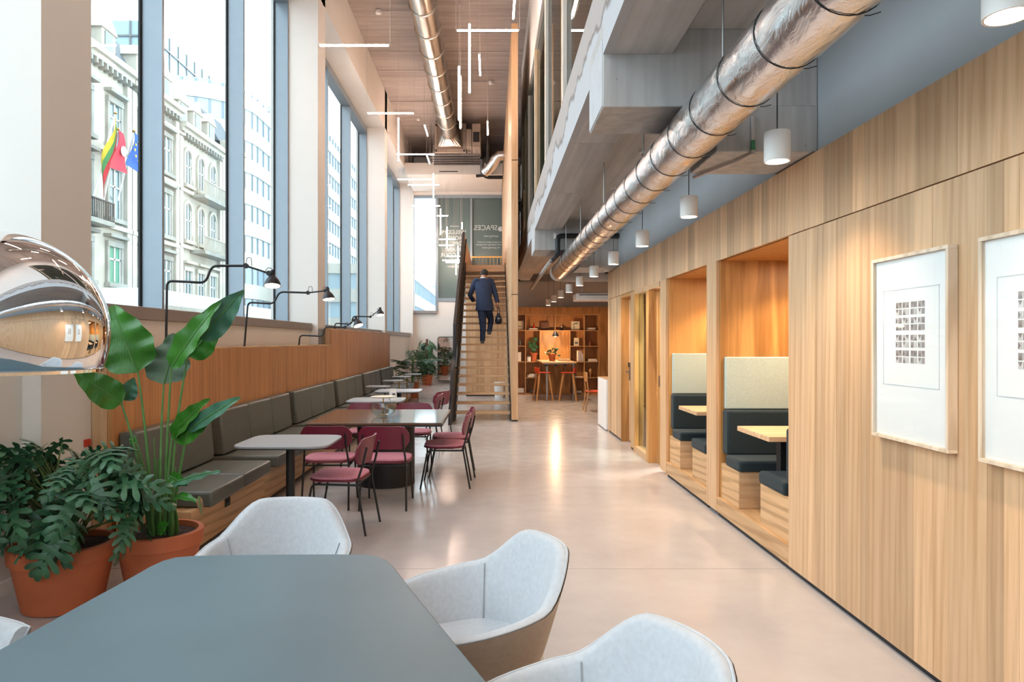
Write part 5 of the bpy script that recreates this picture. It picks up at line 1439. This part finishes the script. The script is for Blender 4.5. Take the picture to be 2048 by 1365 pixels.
def fwin(root, yc, z0, z1, w, arch=False, m=None, stn=None, hood=True):
    x = FXW; s = stn or stone2; hw = w / 2; fr = .22
    mb = MB()
    mb.box(x, x + .16, yc - hw - fr, yc - hw, z0 - .1, z1)
    mb.box(x, x + .16, yc + hw, yc + hw + fr, z0 - .1, z1)
    mb.box(x, x + .35, yc - hw - fr - .1, yc + hw + fr + .1, z0 - .35, z0 - .1)
    if arch:
        pts = [(yc + (hw + fr) * math.cos(a), z1 + (hw + fr) * math.sin(a)) for a in [PI * k / 10 for k in range(11)]]
        pin = [(yc + hw * math.cos(a), z1 + hw * math.sin(a)) for a in [PI * k / 10 for k in range(10, -1, -1)]]
        mb.prism(pts + pin, x, x + .16, axis=0)
    else:
        mb.box(x, x + .2, yc - hw - fr, yc + hw + fr, z1, z1 + .3)
        if hood: mb.box(x, x + .45, yc - hw - fr - .15, yc + hw + fr + .15, z1 + .5, z1 + .68)
    wn = mb.build('window', s, root, world=True)
    pane = MB().box(x + .01, x + .04, yc - hw, yc + hw, z0 - .1, z1)
    if arch: pane.prism([(yc + hw * math.cos(a), z1 + hw * math.sin(a)) for a in [PI * k / 10 for k in range(11)]], x + .01, x + .04, axis=0)
    pane.build('pane', m or wdark, wn, world=True)
    sb = MB(); top = z1 + (hw if arch else 0)
    sb.box(x + .05, x + .09, yc - .06, yc + .06, z0, top); sb.box(x + .05, x + .09, yc - hw, yc + hw, z0 + (z1 - z0) * .62, z0 + (z1 - z0) * .62 + .1)
    for s_ in (-1, 1): sb.box(x + .05, x + .09, yc + s_ * hw - .09 * (s_ > 0), yc + s_ * hw + .09 * (s_ < 0), z0 - .1, z1)
    sb.build('sash', wframe, wn, world=True)
def house(name, label, y0, y1, ztop, cols, rows, m, arch=False, dentil=True, dorm=(), bal=(), ground=None):
    r_ = thing(name, label, 'building', (FXW, (y0 + y1) / 2, -.25))
    B(FXW - 10, FXW, y0 + .01, y1 - .01, -.25, ztop).build('wall', m, r_, world=True)
    B(FXW, FXW + .7, y0, y1, ztop, ztop + .35).build('cornice', stone, r_, world=True)
    B(FXW, FXW + .45, y0, y1, ztop - .3, ztop - .001).build('cornice', stone, r_, world=True)
    d = MB(); yy = y0 + .2
    while yy < y1 - .3: d.box(FXW + .01, FXW + .5, yy, yy + .16, ztop - .62, ztop - .301); yy += .5
    d.build('dentil_course', stone2, r_, world=True)
    for z in rows[1:]:
        B(FXW, FXW + .3, y0, y1, z[0] - .75, z[0] - .5).build('string_course', stone, r_, world=True)
    B(FXW - .01, FXW + .25, y0, y0 + .5, -.25, ztop - .62).build('pilaster', stone, r_, world=True)
    B(FXW - .01, FXW + .25, y1 - .5, y1, -.25, ztop - .62).build('pilaster', stone, r_, world=True)
    for c in cols:
        for ri, (z0, z1, w) in enumerate(rows):
            gm = greensh if (ri == 0 and ground) else None
            fwin(r_, c, z0, z1, w, arch and ri > 0, gm, stn=(stone if arch else stone2))
    MB().prism([(FXW - .1, ztop + .35), (FXW - 1.6, ztop + 3.0), (FXW - 9, ztop + 3.2), (FXW - 9.9, ztop + .35)], y0 + .01, y1 - .01, axis=1).build('mansard_roof', slate_r, r_, world=True)
    for c, oval in dorm:
        dm = MB().box(FXW - 1.6, FXW - .1, c - .7, c + .7, ztop + .36, ztop + 2.0).prism([(c - .85, ztop + 2.0), (c + .85, ztop + 2.0), (c, ztop + 2.9)], FXW - 1.7, FXW, axis=0).build('dormer', stone, r_, world=True)
        B(FXW - .1, FXW - .05, c - .4, c + .4, ztop + .6, ztop + 1.9).build('pane', wdark, dm, world=True)
    for c, z, w in bal:
        B(FXW, FXW + 1.1, c - w / 2, c + w / 2, z - .25, z).build('balcony_slab', stone2, r_, world=True)
        bb = MB(); yy = c - w / 2
        while yy < c + w / 2: bb.box(FXW + 1.02, FXW + 1.06, yy, yy + .05, z, z + 1.0); yy += .17
        bb.box(FXW + 1.0, FXW + 1.1, c - w / 2, c + w / 2, z + 1.0, z + 1.07)
        for xx in (FXW + .2, FXW + .6): bb.box(xx, xx + .05, c - w / 2, c - w / 2 + .04, z, z + 1.0); 
        b2 = bb.build('balcony_railing', black if not arch else stone, r_, world=True)
    return r_
RW = [(5.0, 7.0, 1.25), (8.75, 11.5, 1.2), (13.0, 15.3, 1.2)]
house('townhouse', 'white stuccoed townhouse with flags and iron balcony, leftmost across the street', 28, 41.3, 17.4, (31.3, 33.9, 36.7, 39.7), RW, stone, dorm=((35.6, 1), (39.4, 1)), bal=((36.7, 8.1, 2.4), (33.9, 8.1, 2.4)), ground=True)
house('townhouse', 'grey stone townhouse between the flagged one and the arched one', 41.4, 47.6, 17.4, (43.0, 46.0), RW, stone2, dorm=((43.2, 0), (46.3, 0)))
house('townhouse', 'ornate pale stone townhouse with arched windows and carved balcony', 47.7, 55.2, 16.6, (49.3, 51.5, 53.7), [(4.2, 6.6, 1.1), (8.9, 11.0, 1.0), (12.9, 14.8, 1.0)], stone, arch=True, dorm=((48.9, 0), (51.3, 0), (53.8, 0)), bal=((52.3, 8.2, 5.0), (52.3, 12.3, 5.0)))
house('corner_house', 'plain pale house just past the arched townhouse', 55.3, 59.5, 17.5, (57.4,), RW, pale_conc)
def modern(name, label, y0, y1, ztop, x, zb=2.5, fh=2.95, round_=0, cat='building'):
    r_ = thing(name, label, cat, (x, (y0 + y1) / 2, -.25))
    if round_:
        pts = [(x - 12, y0), (x - round_, y0)] + [(x - round_ + round_ * math.sin(a), y0 + round_ - round_ * math.cos(a)) for a in [PI / 2 * k / 8 for k in range(1, 9)]] + [(x, y1), (x - 12, y1)]
    else: pts = [(x - 12, y0), (x, y0), (x, y1), (x - 12, y1)]
    ctr = (x - 6, (y0 + y1) / 2)
    ins = [(ctr[0] + (a - ctr[0]) * .975, ctr[1] + (b_ - ctr[1]) * .985) for a, b_ in pts]
    MB().prism(ins, -.25, ztop - .5).build('glazing', blueglass, r_, world=True)
    z = -.25; k = 0
    while z < ztop:
        h = 1.35 if k else 4.2
        MB().prism(pts, z, min(ztop, z + h)).build('floor_band', pale_conc, r_, world=True); z = z + h + 1.6; k += 1
    per = []
    for (a, b_) in zip(ins[1:-1], ins[2:-1]):
        L = math.hypot(b_[0] - a[0], b_[1] - a[1]); n = max(1, int(L / 1.6))
        for q_ in range(n): per.append((a[0] + (b_[0] - a[0]) * q_ / n, a[1] + (b_[1] - a[1]) * q_ / n))
    for p_ in per[:60]:
        B(p_[0] - .08, p_[0] + .12, p_[1] - .06, p_[1] + .06, 0, ztop - .6).build('mullion', frame_grey, r_, world=True)
    return r_
modern('office_block', 'pale modern block with rounded corner and ribbon windows seen in the third pane', 60, 76, 25.5, -22.5, round_=6)
modern('office_block', 'long modern street block seen through the second window bay', 78, 120, 29, -21, round_=3)
r_ = thing('glass_tower', 'tall glass office tower with square grid rising behind the townhouses', 'building', (-45, 95, 0))
B(-62, -42, 84, 104, -.25, 41).build('glazing', blueglass, r_, world=True)
for k in range(9):
    yk = 84 + k * 2.5; B(-42, -41.85, yk - .1, yk + .1, 0, 41).build('mullion', steel, r_, world=True)
for k in range(14): B(-42, -41.8, 84, 104, 3 * k, 3 * k + .2).build('transom', steel, r_, world=True)
for k in range(8): B(-62 + k * 2.5, -61.8 + k * 2.5, 83.85, 84, 0, 41).build('mullion', steel, r_, world=True)
for k in range(14): B(-62, -42, 83.8, 84, 3 * k, 3 * k + .2).build('transom', steel, r_, world=True)
r_ = modern('glass_tower', 'tall faint glass tower at the very top left of the first pane', 62, 72, 62, -44)
modern('far_block', 'pale distant block seen through the bright rear window', 70, 108, 9.5, -8.6, fh=3)
modern('far_block', 'second distant block further right through the rear window', 122, 150, 12, -9.0)
# flags
def flag(label, px, py, cols, emblem=None, Wd=2.3, H=1.3, dr=None):
    def W(px_, py_, x): Y_ = x * F / (px_ - CX); return Vector((x, Y_, Z(py_, Y_)))
    f = thing('flag', label, 'flag', W(px[0], px[1], -21.8), group='flags on the townhouse')
    a, b_ = W(px[0], px[1], -21.8), W(py[0], py[1], -20.2)
    MB().tube([a, b_], .05, 8).build('pole', white_m, f, world=True, smooth=True)
    MB().lathe([(0, -.1), (.1, 0), (0, .12)], tuple(b_), 10, caps=False).build('finial', brass, f, world=True)
    n = len(cols); d = Vector(dr).normalized() if dr else (a - b_).normalized()
    for k, c in enumerate(cols):
        rows = []
        for j in range(9):
            u = j / 8
            for q_ in (0, 1):
                s = (k + q_) / n
                # stripes run along the cloth; the cloth hangs from the pole
                if dr is None: p_ = b_ + d * (.1 + u * Wd) + Vector((.1 * math.sin(u * 6 + s * 2), .12 * math.sin(u * 7), -H * s * (.45 + .55 * math.sin(PI * (.15 + .6 * u)))))
                else: p_ = b_ + d * (.05 + s * Wd * (.3 + .7 * u)) + Vector((.12 * math.sin(u * 5 + s * 7), -.35 * u * (1 - s) * 2, -H * u * (1 - .2 * s)))
                rows.append(p_)
        m_ = 18
        mb = MB().add(rows + [v + Vector((.02, 0, 0)) for v in rows], [(2 * j, 2 * j + 1, 2 * j + 3, 2 * j + 2) for j in range(8)] + [(m_ + 2 * j, m_ + 2 * j + 2, m_ + 2 * j + 3, m_ + 2 * j + 1) for j in range(8)] + [(0, m_, m_ + 1, 1), (16, 17, m_ + 17, m_ + 16)])
        mb.build('stripe' if n > 1 else 'cloth', c, f, world=True, smooth=True)
    if emblem: emblem(f, b_ + Vector((0, .35, .0)))
fy, fg, frd, fb = mat('flag_yellow', 'd9c23a', .8), mat('flag_green', '3f8f57', .8), mat('flag_red', 'c4283a', .8), mat('flag_blue', '2853a8', .8)
flag('yellow, green and red striped flag on the townhouse', (186, 395), (231, 226), (fy, fg, frd), None, 2.9, 2.0)
def emb(f, p):
    MB().lathe([(0, 0), (.28, 0), (.28, .03), (0, .03)], tuple(p + Vector((.12, 0, -1.1))), 14, axis=0, caps=False).build('emblem', white_m, f, world=True)
flag('red flag with white emblem, middle one on the townhouse', (205, 412), (236, 258), (frd,), emb, 1.1, 2.2, (0, 1, -.35))
def stars(f, p):
    for k in range(10):
        a = 2 * PI * k / 10
        MB().lathe([(0, 0), (.08, 0), (.08, .03), (0, .03)], tuple(p + Vector((.15, .55 * math.cos(a), -1.1 + .55 * math.sin(a)))), 5, axis=0, caps=False).build('star', fy, f, world=True)
flag('blue flag with yellow stars by the first window fin', (236, 400), (268, 262), (fb,), stars, 1.0, 2.0, (0, .6, -.4))
# vans in the street
vanm = mat('pale_blue_van_paint', 'b8cbd8', .25, coat=.5)
def van(label, x, y, L, h):
    v = thing('van', label, 'van', (x, y, -.25), group='vans in the street')
    MB().prism([(0, .4), (L, .4), (L, h), (1.3, h), (.9, h - .35), (.25, 1.55), (0, 1.3)], -1, 1, axis=0).build('body', vanm, v, bevel=.08, segs=3)
    MB().prism([(.35, 1.6), (.95, h - .4), (1.5, h - .4), (1.5, 1.6)], 1.0, 1.02, axis=0).build('side_window', wdark, v)
    B(1.0, 1.02, 1.9, L - .4, 1.7, h - .45).build('side_panel', pale_conc, v)
    for yy in (.9, L - 1.0):
        for sx in (-1.02, .78): MB().lathe([(.2, sx), (.38, sx), (.38, sx + .24), (.2, sx + .24)], (0, yy, .38), 20, axis=0).build('wheel', black, v)
    B(.95, 1.03, .05, .25, .8, 1.0).build('headlight', white_m, v)
van('pale blue van in the street seen below the flags', -10.5, 17.8, 6.2, 3.3)
van('pale blue van farther along the street behind the leaf plant', -12, 29.5, 7.5, 3.4)
# small things
t = thing('wall_switch', 'tiny red call button on the pier beside the partition end', 'button', (-2.849, 4.8, Z(884, 4.83)))
B(0, .015, -.03, .03, -.025, .025).build('button', redc, t)
